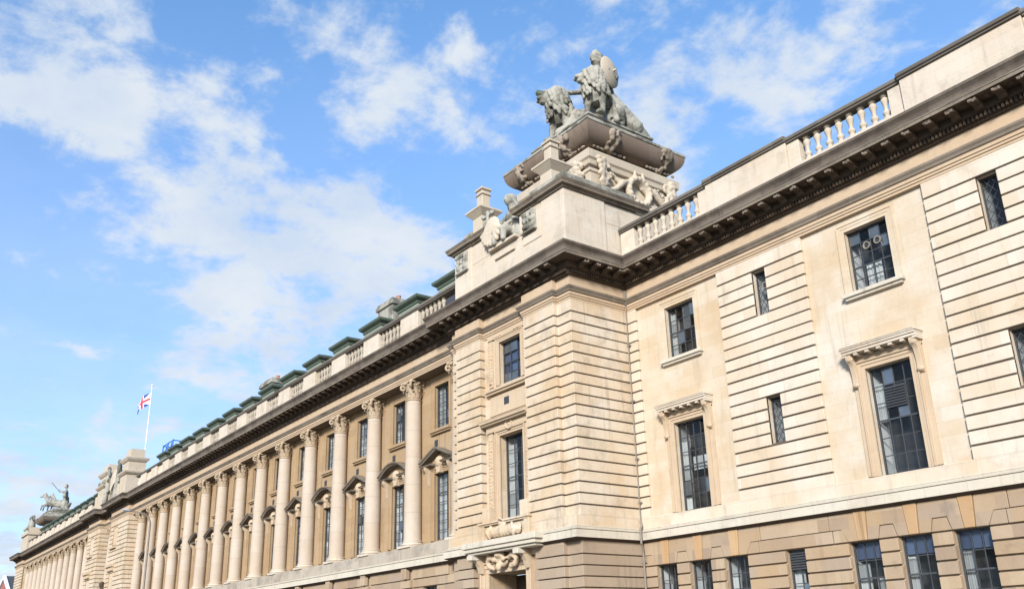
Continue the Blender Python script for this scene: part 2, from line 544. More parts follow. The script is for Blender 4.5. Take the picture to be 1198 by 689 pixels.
M['iron'] = simple('dark_painted_steel', (0.05, 0.053, 0.058), 0.5)
M['dark'] = simple('dark_interior', (0.012, 0.012, 0.014), 0.9)
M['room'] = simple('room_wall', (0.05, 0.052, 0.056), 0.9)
M['plaster'] = simple('white_plaster', (0.75, 0.76, 0.76), 0.8, var=0.06)
M['curtain'] = simple('pale_curtain', (0.52, 0.53, 0.52), 0.9, var=0.15, scale=3)
M['blue_sheet'] = simple('sky_blue_sheet', (0.09, 0.125, 0.21), 0.8, var=0.1)  # blue sky reflection in the panes, put into a sheet's colour
M['copper'] = simple('green_copper', (0.07, 0.092, 0.062), 0.6, var=0.25, scale=2.5)
M['copperpale'] = simple('pale_green_paint', (0.21, 0.235, 0.18), 0.7, var=0.2)
M['lead'] = simple('lead_roof', (0.12, 0.13, 0.135), 0.6, var=0.25, scale=2)
M['slate'] = simple('slate_roof', (0.06, 0.065, 0.07), 0.6, var=0.3, scale=3)
M['white'] = simple('white_paint', (0.75, 0.76, 0.78), 0.4, var=0.05)
M['blue'] = simple('blue_paint', (0.04, 0.16, 0.52), 0.45, var=0.15)
M['bronze'] = simple('verdigris_bronze', (0.075, 0.085, 0.045), 0.6, var=0.4, scale=5)
M['pot'] = simple('terracotta', (0.42, 0.2, 0.12), 0.85, var=0.3)
M['asphalt'] = simple('asphalt', (0.05, 0.05, 0.05), 0.9, var=0.2, scale=14, bump=0.3)
M['paving'] = stone('paving_slabs', [(0.30, 0.28, 0.25), (0.34, 0.32, 0.29), (0.27, 0.255, 0.235)], h=50, w=0.9, z0=-20, joint=0.01, seed=21.0)
M['ground'] = simple('grass_and_gravel', (0.12, 0.125, 0.09), 0.95, var=0.35, scale=0.5)
M['paint'] = simple('road_paint', (0.75, 0.74, 0.7), 0.7, var=0.12, scale=9)
M['lampgrey'] = simple('galvanised_grey', (0.42, 0.45, 0.48), 0.45, var=0.1)
M['pipe'] = simple('grey_downpipe', (0.22, 0.19, 0.155), 0.6, var=0.3)
M['wood'] = simple('dark_oak', (0.05, 0.03, 0.02), 0.5, var=0.3)
M['leaf'] = simple('foliage', (0.05, 0.085, 0.03), 0.8, var=0.4, scale=3)
M['red'] = simple('flag_red', (0.55, 0.03, 0.05), 0.8, var=0.05)
M['navy'] = simple('flag_blue', (0.02, 0.04, 0.22), 0.8, var=0.05)
M['flagwhite'] = simple('flag_white', (0.8, 0.8, 0.8), 0.8, var=0.03)


def glass_build(b, out):
    tr = b.n('ShaderNodeBsdfTransparent')
    tr.inputs[0].default_value = (0.86, 0.88, 0.88, 1)
    gl = b.n('ShaderNodeBsdfGlossy')
    gl.inputs['Roughness'].default_value = 0.03
    gl.inputs[0].default_value = (0.95, 0.90, 0.82, 1)
    fr = b.n('ShaderNodeFresnel')
    fr.inputs[0].default_value = 1.45
    mx = b.n('ShaderNodeMixShader')
    b.t.links.new(b.m('MULTIPLY_ADD', fr.outputs[0], 0.8, 0.0), mx.inputs[0])
    b.t.links.new(tr.outputs[0], mx.inputs[1])
    b.t.links.new(gl.outputs[0], mx.inputs[2])
    b.t.links.new(mx.outputs[0], out.inputs[0])


M['glass'] = mat('window_glass', glass_build)


def pale_reflect_build(b, out):
    df = b.n('ShaderNodeBsdfDiffuse')
    df.inputs[0].default_value = (0.055, 0.065, 0.07, 1)
    gl = b.n('ShaderNodeBsdfGlossy')
    gl.inputs['Roughness'].default_value = 0.08
    mx = b.n('ShaderNodeMixShader')
    g = b.n('ShaderNodeNewGeometry')
    b.t.links.new(b.m('MULTIPLY_ADD', b.noise(g.outputs['Position'], 2.2, 4, .6), 0.5, -0.10), mx.inputs[0])
    b.t.links.new(df.outputs[0], mx.inputs[1])
    b.t.links.new(gl.outputs[0], mx.inputs[2])
    b.t.links.new(mx.outputs[0], out.inputs[0])


M['pale_reflect'] = mat('pale_reflection_glass', pale_reflect_build)  # patchy pale sky reflections put into some panes by material


def brick_build(b, out):
    g = b.n('ShaderNodeNewGeometry')
    sp = b.n('ShaderNodeSeparateXYZ')
    b.t.links.new(g.outputs['Position'], sp.inputs[0])
    v = b.comb(b.m('ADD', sp.outputs[0], sp.outputs[1]), sp.outputs[2], 0.0)
    br = b.n('ShaderNodeTexBrick')
    b.put(br.inputs['Vector'], v)
    br.inputs['Scale'].default_value = 1
    br.inputs['Brick Width'].default_value = 0.23
    br.inputs['Row Height'].default_value = 0.075
    br.inputs['Mortar Size'].default_value = 0.008
    br.inputs['Color1'].default_value = (0.30, 0.075, 0.05, 1)
    br.inputs['Color2'].default_value = (0.22, 0.05, 0.04, 1)
    br.inputs['Mortar'].default_value = (0.3, 0.25, 0.22, 1)
    principled(b, out, br.outputs[0], 0.9)


M['brick'] = mat('red_brick', brick_build)

# ------------------------------------------------------------------ ground
mb = MB()
mb.quad((-3000, -3000, -0.02), (3000, -3000, -0.02), (3000, 3000, -0.02), (-3000, 3000, -0.02))
mb.obj('ground', M['ground'], kind='structure')
mb = MB()
mb.quad((-400, -20, -0.01), (120, -20, -0.01), (120, -8.0, -0.01), (-400, -8.0, -0.01))
mb.obj('road', M['asphalt'], kind='structure')
mb = MB()
for i in range(90):
    x = -390 + i * 5.5
    mb.quad((x, -14.06, -0.004), (x + 2.5, -14.06, -0.004), (x + 2.5, -13.94, -0.004), (x, -13.94, -0.004))
for y in (-8.5, -19.5):
    mb.quad((-400, y - .05, -0.004), (120, y - .05, -0.004), (120, y + .05, -0.004), (-400, y + .05, -0.004))
mb.obj('road_markings', M['paint'], kind='structure')
mb = MB()
mb.box(-400, 120, -7.85, 0.3, -0.5, 0.12)
mb.obj('pavement', M['paving'], kind='structure')
mb = MB()
mb.box(-400, 120, -28, -20.15, -0.5, 0.12)
mb.obj('pavement', M['paving'], kind='structure')
mb = MB()
mb.box(-400, 120, -8.0, -7.852, -0.5, 0.125)
mb.box(-400, 120, -20.148, -20.0, -0.5, 0.125)
mb.obj('kerb', M['string'], kind='structure')

# ------------------------------------------------------------------ guildhall
G = empty('civic_hall', (-60, 0, 0), 'long cream limestone civic building with projecting corner pavilion, giant columns and balustraded roofline', 'building')
XE, XP0, XP1 = 0.2, -23.4, -31.45            # east end, pavilion sides
YP, YC = -2.9, -2.55
YS, YF = -2.86, -3.06                        # corner strips, proud panels
#                        # pavilion front, colonnade front
XC0, XC1 = -31.45, -86.0
MAIN = [(XE, 14), (XE, 0), (XP0, 0), (XP0, YP), (XP1, YP), (XP1, YC), (XC1, YC), (XC1, YP), (-92.4, YP), (-92.4, -2.3), (-97, -2.3), (-97, YP), (-102, YP),
        (-102, YC), (-142.6, YC), (-142.6, YP), (-148.2, YP), (-148.2, 14)]
ENT = [(XE, 14), (XE, 0), (XP0, 0), (XP0, YS), (-24.15, YS), (-24.15, YF), (-26.05, YF), (-26.05, YP + .08), (-29.1, YP + .08), (-29.1, YF), (-30.9, YF), (-30.9, YS),
       (XP1, YS), (XP1, YC)] + MAIN[6:]

# entablature: architrave, frieze, cornice
mb = MB()
mb.sweep(ENT, [(-0.14, 13.81), (0.01, 13.81), (0.01, 13.885), (0.045, 13.892), (0.045, 13.965), (0.08, 13.972), (0.08, 14.06), (0.095, 14.07)])
arch = mb.obj('architrave', M['frieze'], G)
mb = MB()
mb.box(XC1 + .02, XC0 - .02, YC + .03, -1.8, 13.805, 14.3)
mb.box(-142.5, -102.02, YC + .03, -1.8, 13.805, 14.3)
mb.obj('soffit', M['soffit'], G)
mb = MB()
mb.sweep(ENT, [(0.095, 14.07), (0.13, 14.09), (0.15, 14.15), (0.20, 14.21), (0.21, 14.27), (0.03, 14.285)])
crown = mb.obj('architrave_moulding', M['lip'], G)
mb = MB()
mb.sweep(ENT, [(0.03, 14.28), (0.03, 14.74)])
mb.obj('frieze', M['frieze'], G)
mb = MB()
mb.sweep(MAIN, [(-0.05, 14.735), (0.13, 14.735), (0.15, 14.79), (0.17, 14.80), (0.17, 14.93), (0.27, 14.94), (0.33, 15.02), (0.34, 15.165), (0.845, 15.165)])
cor = MB()
# dentils, egg course and modillions along every straight run
for i in range(1, len(MAIN) - 2):
    (ax, ay), (bx, by) = MAIN[i], MAIN[i + 1]
    L = math.hypot(bx - ax, by - ay)
    if L < 1.0 or min(ax, bx) < -150:
        continue
    d = Vector(((bx - ax) / L, (by - ay) / L))
    n = Vector((-d.y, d.x))
    def rb(t0, t1, p0, p1, z0, z1, q=mb):
        a = Vector((ax, ay)) + d * t0 + n * p0
        c = Vector((ax, ay)) + d * t1 + n * p1
        q.box(a.x, c.x, a.y, c.y, z0, z1)
    # convex corners: the run is longer at the overhang
    far = min(ax, bx) < -70
    if not far:
        st = 0.115
        k = int((L + .3) / st)
        for j in range(k):
            t = -0.15 + j * st
            rb(t, t + .065, 0.165, 0.265, 14.80, 14.925)
    st = 0.64
    e0 = 0.55 if (i >= 1) else 0
    k = max(1, int(round((L + 0.0) / st)))
    for j in range(k):
        t = (j + .5) * L / k
        # scroll bracket: side profile
        w = 0.115
        prof = [(0.33, 15.16), (0.33, 14.97), (0.40, 14.95), (0.47, 14.98), (0.52, 15.04), (0.66, 15.06), (0.72, 15.04), (0.79, 15.07), (0.80, 15.12), (0.78, 15.16)]
        a = Vector((ax, ay)) + d * (t - w)
        c = Vector((ax, ay)) + d * (t + w)
        vs = [(a.x + n.x * p, a.y + n.y * p, z) for p, z in prof] + [(c.x + n.x * p, c.y + n.y * p, z) for p, z in prof]
        m_ = len(prof)
        mb.add(vs, [tuple(range(m_)), tuple(range(m_, 2 * m_))[::-1]] + [(q, m_ + q, m_ + (q + 1) % m_, (q + 1) % m_) for q in range(m_)])
        if not far:
            mb.cur = 1
            for q in (-.075, -.025, .03, .08):
                e = Vector((ax, ay)) + d * (t + q) + n * (.775 + random.uniform(-.015, .015))
                mb.ell((e.x, e.y, 15.085 + random.uniform(-.02, .02)), (.04, .04, .05), n=6, m=5)
            mb.cur = 0
        if not far:    # coffer rosette between brackets
            e = Vector((ax, ay)) + d * (t + L / k / 2) + n * 0.58
            mb.ell((e.x, e.y, 15.165), (0.11, 0.11, 0.05), n=8, m=5)
mb.obj('cornice_brackets', [M['soot_shade'], M['lip']], G)
mb = MB()
mb.sweep(MAIN, [(0.845, 15.165), (0.85, 15.16), (0.85, 15.255), (0.87, 15.265), (0.87, 15.30)])
mb.obj('cornice_fascia', M['lip'], G)
mb = MB()
mb.sweep(MAIN, [(0.87, 15.30), (0.85, 15.31), (0.85, 15.39), (0.87, 15.45), (0.92, 15.51), (0.96, 15.55), (0.965, 15.63), (0.90, 15.64), (0.02, 15.74), (-0.6, 15.745)])
mb.obj('cornice_gutter_mould', M['gutter'], G)

# ---- ground string course
STR = [(XE, 14), (XE, 0), (XP0, 0), (XP0, YF), (XP1, YF), (XP1, YC)] + MAIN[6:]
mb = MB()
mb.sweep(STR, [(0.185, 5.06), (0.20, 5.065), (0.20, 5.315), (0.15, 5.32), (0.15, 5.335), (0.205, 5.34), (0.21, 5.37), (0.12, 5.40), (0.06, 5.43), (0.06, 5.445), (0.075, 5.45), (0.07, 5.475), (-0.15, 5.48)])
mb.obj('string_course', M['string'], G)
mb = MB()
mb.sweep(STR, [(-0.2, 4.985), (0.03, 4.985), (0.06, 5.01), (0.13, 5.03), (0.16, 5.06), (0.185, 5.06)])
mb.obj('string_course_soffit', M['soot_shade'], G)  # grimy dark strip that also paints the shadow beneath the string course

# ---- right wing upper storeys
ZP, ZT, H0, DH = 5.85, 13.81, 6.21, 0.395
bays = [-20.8, -13.15, -5.5]
panels = [(-18.86, -15.34), (-11.21, -7.69), (-3.56, XE)]
win_ops = []
for c in bays:
    win_ops += [(c - .70, c + .70, 11.38, 13.37), (c - .70, c + .70, 5.88, 9.0)]
slit_ops = []
for a, b_ in panels:
    c = (a + b_) / 2
    slit_ops += [(c - .28, c + .28, H0 + DH * 14, H0 + DH * 18), (c - .28, c + .28, H0 + DH * 3 + .07, H0 + DH * 7)]
mb = MB()
mb.wall(XP0 - .1, XE - .05, 5.46, 14.0, 0.12, win_ops + slit_ops, 0.22)
mb.obj('wing_wall', M['ashlar'], G)
mb = MB()
mb.quad((XE - .05, 0.12, 0), (XE - .05, 14, 0), (XE - .05, 14, 14), (XE - .05, 0.12, 14))
mb.obj('gable_wall', M['cream'], G)
mb = MB()
mb.box(XP0 + .0, XE - .02, 0.0, 0.125, 5.455, 5.86)
mb.obj('wing_plinth', M['cream'], G, bevel=0.012)


def courses(mb, segs_of, z0=ZP, z1=ZT, g=0.054):
    """rusticated courses: segs_of(za,zb) -> list of plan polygons"""
    zs = [z0] + [H0 + DH * k for k in range(19)] + [z1]
    for k in range(len(zs) - 1):
        a = zs[k] + (g / 2 + random.uniform(-.006, .006) if k else 0.0)
        b_ = zs[k + 1] - (g / 2 + random.uniform(-.006, .006) if k < len(zs) - 2 else -0.0)
        for poly in segs_of(zs[k] + .01, zs[k + 1] - .01):
            mb.prism(poly, 'z', a, b_)


def rect(x0, x1, y0, y1):
    return [(x0, y0), (x1, y0), (x1, y1), (x0, y1)]


for (a, b_) in panels:
    c = (a + b_) / 2
    def wing_segs(za, zb):
        if any(o[2] < (za + zb) / 2 < o[3] for o in slit_ops):
            return [rect(a, c - .28, 0, .13), rect(c + .28, b_, 0, .13)]
        return [rect(a, b_, 0, .13)]
    mb = MB()
    courses(mb, wing_segs)
    mb.obj('rusticated_panel', M['cream'], G, bevel=0.010)
    mb = MB()
    hs = [o for o in slit_ops if a < o[0] < b_]
    mb.wall(a + .03, b_ - .03, ZP + .05, ZT - .01, 0.055, hs, .06)
    mb.obj('mortar_bed', M['mortar'], G)
mb = MB()
courses(mb, lambda za, zb: [rect(XP0 - .05, -22.93, 0.0, .13)])
mb.obj('rusticated_strip', M['cream'], G, bevel=0.010)
mb = MB()
mb.wall(XP0 - .04, -22.96, ZP + .05, ZT - .01, .055)
mb.obj('mortar_bed', M['mortar'], G)


# ---- windows
def window(xa, xb, za, zb, y, nx, nz, thick=(), parent=G, bars=0.022, frame=0.05, interior=0.55, curtain=None, blue_sheet=None, lattice=False, vents=(), louvre=None, pale=0.10):
    mb = MB()
    f = frame
    mb.box(xa, xa + f, y - .03, y + .03, za, zb)
    mb.box(xb - f, xb, y - .03, y + .03, za, zb)
    mb.box(xa + f, xb - f, y - .03, y + .03, za, za + f)
    mb.box(xa + f, xb - f, y - .03, y + .03, zb - f, zb)
    X0, X1, Z0, Z1 = xa + f, xb - f, za + f, zb - f
    if lattice:
        w, h = X1 - X0, Z1 - Z0
        s = 0.2
        for sg in (1, -1):
            k = -int(h / s) - 2
            while k * s < w + h:
                t0 = k * s
                pts = []
                for q in range(0, 41):
                    zq = Z0 + h * q / 40
                    xq = (X0 + t0 + (zq - Z0) * .7) if sg > 0 else (X1 - t0 - (zq - Z0) * .7)
                    if X0 <= xq <= X1:
                        pts.append((xq, y - .004, zq))
                if len(pts) > 1:
                    mb.tube([pts[0], pts[-1]], 0.010, 4)
                k += 1
    else:
        for i in range(1, nx):
            x = X0 + (X1 - X0) * i / nx
            mb.box(x - bars / 2, x + bars / 2, y - .021, y + .021, Z0, Z1)
        for k in range(1, nz):
            z = Z0 + (Z1 - Z0) * k / nz
            b2 = bars * (2.2 if k in thick else 1)
            mb.box(X0, X1, y - (.027 if k in thick else .017), y + .017, z - b2 / 2, z + b2 / 2)
    w = mb.obj('window', M['iron'], parent)
    mb = MB()
    for i in range(nx):
        for k in range(nz):
            x0, x1 = X0 + (X1 - X0) * i / nx, X0 + (X1 - X0) * (i + 1) / nx
            z0, z1 = Z0 + (Z1 - Z0) * k / nz, Z0 + (Z1 - Z0) * (k + 1) / nz
            a, c = random.gauss(0, .006), random.gauss(0, .006)
            mb.cur = 1 if random.random() < pale else 0
            mb.quad((x0, y - a - c, z0), (x1, y + a - c, z0), (x1, y + a + c, z1), (x0, y - a + c, z1))
    mb.obj('pane', [M['glass'], M['pale_reflect']], w)
    mb = MB()
    y0, y1 = y + .035, y + interior
    mb.quad((xa, y0, za), (xa, y0, zb), (xa, y1, zb), (xa, y1, za))
    mb.quad((xb, y1, za), (xb, y1, zb), (xb, y0, zb), (xb, y0, za))
    mb.quad((xa, y1, za), (xb, y1, za), (xb, y0, za), (xa, y0, za))
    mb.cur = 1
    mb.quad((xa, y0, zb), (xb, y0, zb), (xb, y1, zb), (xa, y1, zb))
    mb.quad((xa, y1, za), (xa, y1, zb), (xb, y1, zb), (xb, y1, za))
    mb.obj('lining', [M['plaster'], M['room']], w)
    if curtain:
        mb = MB()
        for (fa, fb, z0, z1) in curtain:
            n = 14
            vs = []
            for i in range(n + 1):
                x = xa + (xb - xa) * (fa + (fb - fa) * i / n)
                yy = y + .16 + .03 * math.sin(i * 2.1) + .012 * math.sin(i * 5)
                vs += [(x, yy, za + (zb - za) * z0), (x, yy, za + (zb - za) * z1)]
            mb.add(vs, [(2 * i, 2 * i + 2, 2 * i + 3, 2 * i + 1) for i in range(n)])
        mb.obj('curtain', M['curtain'], w, smooth=True)
    if blue_sheet:
        mb = MB()
        mb.box(xa + .02, xb - .02, y + .09, y + .10, zb - (zb - za) * blue_sheet, zb - .02)
        mb.obj('blue_sheet', M['blue_sheet'], w)
    for (fx, fz, r) in vents:
        mb = MB()
        T = Matrix.Rotation(R(90), 3, 'X')
        cx_, cz_ = xa + (xb - xa) * fx, za + (zb - za) * fz
        mb.lathe([(r * .62, 0), (r * .72, .05), (r, .05), (r, -.0), (r * .9, -.02)], (cx_, y - .03, cz_), 20, T, cap=False)
        vf = mb.obj('vent_fan', M['pipe'], w, smooth=True)
        mb = MB()
        mb.lathe([(r * .05, .012), (r * .62, .012)], (cx_, y - .03, cz_), 20, T)
        for k in range(3):
            mb.box(cx_ - r * .6, cx_ + r * .6, y - .052, y - .043, cz_ + r * (-.3 + .3 * k) - .012, cz_ + r * (-.3 + .3 * k) + .012)
        mb.obj('vent_grille', M['iron'], w)
    if louvre:
        fa, fb, z0, z1 = louvre
        mb = MB()
        xl, xr = xa + (xb - xa) * fa, xa + (xb - xa) * fb
        zl, zh = za + (zb - za) * z0, za + (zb - za) * z1
        n = max(4, int((zh - zl) / .07))
        for k in range(n):
            z = zl + (zh - zl) * k / n
            mb.prism([(y - .075, z), (y - .035, z + .05), (y - .035, z + .062), (y - .08, z + .012)], 'x', xl, xr)
        mb.box(xl, xr, y - .03, y - .025, zl, zh)
        mb.obj('louvre', M['iron'], w)
    return w


def architrave_frame(mb, xa, xb, za, zb, y, w=0.22, p=0.09, bottom=False):
    """moulded frame round an opening, standing proud of plane y"""
    for (o0, o1, pp) in ((0, w * .45, p * .55), (w * .45, w * .85, p * .8), (w * .85, w, p * 1.25)):
        mb.box(xa - o1, xa - o0, y - pp, y + .02, za, zb + o0)
        mb.box(xb + o0, xb + o1, y - pp, y + .02, za, zb + o0)
        mb.box(xa - o1, xb + o1, y - pp, y + .02, zb + o0, zb + o1)


YR = 0.12       # wing recess plane
for bi, c in enumerate(bays):
    xa, xb = c - .70, c + .70
    mb = MB()
    architrave_frame(mb, xa, xb, 11.38, 13.37, YR, 0.24, 0.05)
    mb.obj('window_surround', M['ashlar'], G)
    mb = MB()
    mb.box(xa - .28, xb + .28, YR - .2, YR + .2, 11.24, 11.36)
    mb.box(xa - .22, xb + .22, YR - .13, YR + .1, 11.16, 11.238)
    mb.obj('window_sill', M['string'], G, bevel=.012)
    window(xa, xb, 11.38, 13.37, YR + .2, 4, 5 if bi == 1 else 4, (2,), vents=((.42, .7, .12), (.68, .72, .12)) if bi == 1 else (), pale=.16,
           curtain=[(.0, .14, 0, .9)] if bi != 1 else [(.25, .62, .0, .45)])
    # lower window: frame, consoles, hood
    mb = MB()
    architrave_frame(mb, xa, xb, 5.88, 9.0, YR, 0.24, 0.10)
    for s in (-1, 1):
        mb.box(c + s * 1.0 - .10, c + s * 1.0 + .10, YR - .05, YR + .02, 5.9, 9.3)
    mb.box(xa - .40, xb + .40, YR - .07, YR + .02, 9.24, 9.42)
    mb.obj('window_surround', M['frame'], G)
    for s in (-1, 1):
        mb = MB()
        x = c + s * 1.0
        pf = [(YR, 9.44), (YR - .36, 9.44), (YR - .37, 9.36), (YR - .33, 9.26), (YR - .24, 9.2), (YR - .19, 9.08), (YR - .15, 8.85), (YR - .14, 8.66), (YR - .17, 8.58), (YR - .13, 8.5), (YR - .05, 8.44), (YR, 8.44)]
        mb.prism(pf, 'x', x - .085, x + .085)
        mb.ell((x, YR - .29, 9.32), (.12, .075, .085))
        mb.ell((x, YR - .12, 8.56), (.12, .07, .075))
        mb.obj('console_bracket', M['frame'], G, smooth=True, bevel=.01)
    mb = MB()
    pf = [(YR + .0, 9.45), (YR - .40, 9.45), (YR - .40, 9.53), (YR - .42, 9.535), (YR - .45, 9.60), (YR - .47, 9.64), (YR - .47, 9.67), (YR, 9.73)]
    mb.prism(pf, 'x', xa - .46, xb + .46)
    mb.box(xa - .47, xb + .47, YR - .44, YR - .02, 9.536, 9.60)
    mb.box(xa - .50, xb + .50, YR - .47, YR - .02, 9.602, 9.66)
    for k in range(7):
        x = xa - .40 + (1.4 + .80) * k / 6
        mb.box(x - .06, x + .06, YR - .38, YR - .02, 9.38, 9.449)
    mb.obj('window_hood', M['parapet'], G, bevel=.006)
    window(xa, xb, 5.88, 9.0, YR + .2, 4, 6, (3,), curtain=[(0, .2, .5, .86)] if bi == 1 else [(.0, .22, .0, .8), (.3, .75, .45, .6)],
           louvre=(.28, .72, .60, .80) if bi == 1 else None)
for k, o in enumerate(slit_ops):
    window(o[0], o[1], o[2], o[3], YR + .17, 1, 1, lattice=True, frame=.04, vents=((.62, .66, .12),) if k == 0 else ())

# ---- ground storey of the wing
gops = []
for c in bays:
    gops += [(c + d - .49, c + d + .49, 1.2, 4.18) for d in (-1.53, 0, 1.53)]
slots = []
for a, b_ in panels[:2]:
    c = (a + b_) / 2 + .1
    slots.append((c - .36, c + .36, 2.2, 4.17))
mb = MB()
mb.wall(XP0 - .1, XE - .05, 0, 5.3, 0.10, gops + slots, 0.2)
mb.obj('ground_storey_wall', M['tan'], G)
mb = MB()
GH = [0.1, 0.5, 0.84] + [3.80 - .37 * k for k in range(7, -1, -1)] + [4.17]
def clip(x0, x1, ops, za, zb):
    segs = [(x0, x1)]
    for o in ops:
        if o[2] < (za + zb) / 2 < o[3]:
            ns = []
            for a, b_ in segs:
                if o[1] <= a or o[0] >= b_:
                    ns.append((a, b_))
                else:
                    if o[0] > a:
                        ns.append((a, o[0]))
                    if o[1] < b_:
                        ns.append((o[1], b_))
            segs = ns
    return segs
for k in range(len(GH) - 1):
    za, zb = GH[k], GH[k + 1]
    for a, b_ in clip(XP0 + .0, XE, gops + slots, za, zb):
        mb.box(a, b_, 0, .12, za + .025, zb - .025)
# zone of the flat arches 4.17 .. 5.04
g = 0.02
edge = XP0
for c in bays:
    xs = [c - 1.53, c, c + 1.53]
    # plain ashlar before this triple
    L = xs[0] - .49 - .36
    for z0, z1 in ((4.19, 4.535), (4.555, 5.04)):
        if L > edge + .1:
            mb.box(edge + (.1 if z0 > 4.4 and edge > XP0 + 1 else 0), (L - g - .1) if z0 < 4.4 else (L - .2), 0, .12, z0, z1)
    for k, x in enumerate(xs):
        keys = MB()
        keys.prism([(x - .135, 4.19), (x + .135, 4.19), (x + .2, 5.04), (x - .2, 5.04)], 'y', -.025, .12)      # keystone
        keys.obj('keystone', M['key'], G, bevel=.012)
        nl = (xs[k - 1] + .2 + g) if k else (L - .2 + g)
        nr = (xs[k + 1] - .2 - g) if k < 2 else (xs[2] + .49 + .56 - g)
        sl = .065
        # voussoir right of this key: shares the middle piece
        def vous(xk, sgn, xo, outer):
            # leg between the key and the small block, and arm above the block
            a = xk + sgn * (.135 + g)
            at = xk + sgn * (.2 + g)
            e = xk + sgn * .49
            if outer:
                pts = [(a, 4.19), (e + sgn * -.02, 4.19), (e + sgn * .16, 4.545), (xo, 4.55), (xo, 5.04), (at, 5.04)]
            else:
                pts = [(a, 4.19), (e + sgn * -.02, 4.19), (e + sgn * .07, 4.54), (xo, 4.54), (xo, 5.04), (at, 5.04)]
            mb.prism(pts, 'y', 0, .12)
        if k < 2:
            mid = (x + xs[k + 1]) / 2
            # one stone spanning from key to key above the small block
            a0, a1 = x + .135 + g, xs[k + 1] - .135 - g
            e0, e1 = x + .47, xs[k + 1] - .47
            mb.prism([(a0, 4.19), (e0, 4.19), (e0 + .09, 4.54), (e1 - .09, 4.54), (e1, 4.19), (a1, 4.19), (xs[k + 1] - .2 - g, 5.04), (x + .2 + g, 5.04)], 'y', 0, .12)
            mb.prism([(e0 + g, 4.19), (e0 + .09 + g, 4.54 - g), (e1 - .09 - g, 4.54 - g), (e1 - g, 4.19)], 'y', .004, .12)
        if k == 0:
            vous(x, -1, L - .2 + g, True)
            mb.prism([(L + g - .1, 4.19), (x - .47 - g, 4.19), (x - .65, 4.535), (L + g - .1, 4.535)], 'y', .003, .12)
        if k == 2:
            vous(x, 1, xs[2] + .49 + .56, True)
            mb.prism([(x + .47 + g, 4.19), (xs[2] + .49 + .46, 4.19), (xs[2] + .49 + .46, 4.535), (x + .65, 4.535)], 'y', .003, .12)
    edge = xs[2] + .49 + .46 + g
for z0, z1 in ((4.19, 4.535), (4.555, 5.04)):
    mb.box(edge + (.1 if z0 > 4.4 else 0), XE, 0, .12, z0, z1)
mb.obj('ground_storey_rustication', M['tan'], G, bevel=0.012)
for k, o in enumerate(gops):
    window(o[0], o[1], o[2], o[3], 0.26, 3, 6, (4,), blue_sheet=.16 if k >= 3 else None, curtain=[(0, .3, 0, .82)] if k % 3 else [(0, .35, 0, .8), (.5, .9, 0, .66)], pale=.04)
for o in slots:
    window(o[0], o[1], o[2], o[3], 0.26, 2, 4, (3,), louvre=(.05, .95, .70, .97), curtain=[(0, .5, 0, .7)])

# ---- corner pavilion
BX0, BX1 = -26.05, -29.1              # window bay
YB = YP + .12                         # bay plane
mb = MB()
pops = [(-28.06, -26.61, 11.62, 13.42, .25), (-28.12, -26.58, 6.2, 9.52, .35)]
mb.wall(XP1 + .1, XP0 - .1, 5.46, 14.0, YB, pops, .3)
mb.quad((XP0 - .1, YB, 5.46), (XP0 - .1, .2, 5.46), (XP0 - .1, .2, 14), (XP0 - .1, YB, 14))
mb.quad((XP1 + .1, -1.6, 5.46), (XP1 + .1, YB, 5.46), (XP1 + .1, YB, 14), (XP1 + .1, -1.6, 14))
mb.obj('pavilion_wall', M['pavilion'], G)
RP = [(XP0, .05), (XP0, YS), (-24.15, YS), (-24.15, YF), (BX0, YF), (BX0, YB + .04), (XP0 - .14, YB + .04), (XP0 - .14, .05)]
LP = [(BX1, YF), (-30.9, YF), (-30.9, YS), (XP1, YS), (XP1, -1.7), (XP1 + .14, -1.7), (XP1 + .14, YB + .04), (BX1, YB + .04)]
mb = MB()
courses(mb, lambda a, b_: [RP])
mb.obj('pavilion_rustication', M['pavilion'], G, bevel=.010)
mb = MB()
courses(mb, lambda a, b_: [LP])
mb.obj('pavilion_rustication', M['pavilion'], G, bevel=.010)
mb = MB()
mb.prism([(XP0 + .03, .03), (XP0 + .03, YF - .03), (XP1 - .03, YF - .03), (XP1 - .03, YC), (XP1 + .3, YC), (XP1 + .3, YB + .3), (XP0 - .3, YB + .3), (XP0 - .3, .03)], 'z', 5.455, 5.845)
mb.obj('pavilion_plinth', M['pavilion'], G, bevel=.012)

mb = MB()
mb.prism([(XP0 - .055, .05), (XP0 - .055, YS + .055), (-24.15 - .055, YS + .055), (-24.205, YF + .055), (BX0 + .03, YF + .055), (BX0 + .03, YB + .02), (XP0 - .13, YB + .02), (XP0 - .13, .05)], 'z', ZP + .02, ZT - .005)
mb.prism([(BX1 - .03, YF + .055), (-30.845, YF + .055), (-30.845, YS + .055), (XP1 + .055, YS + .055), (XP1 + .055, -1.75), (XP1 + .13, -1.75), (XP1 + .13, YB + .02), (BX1 - .03, YB + .02)], 'z', ZP + .02, ZT - .005)
mb.obj('mortar_bed', M['mortar'], G)

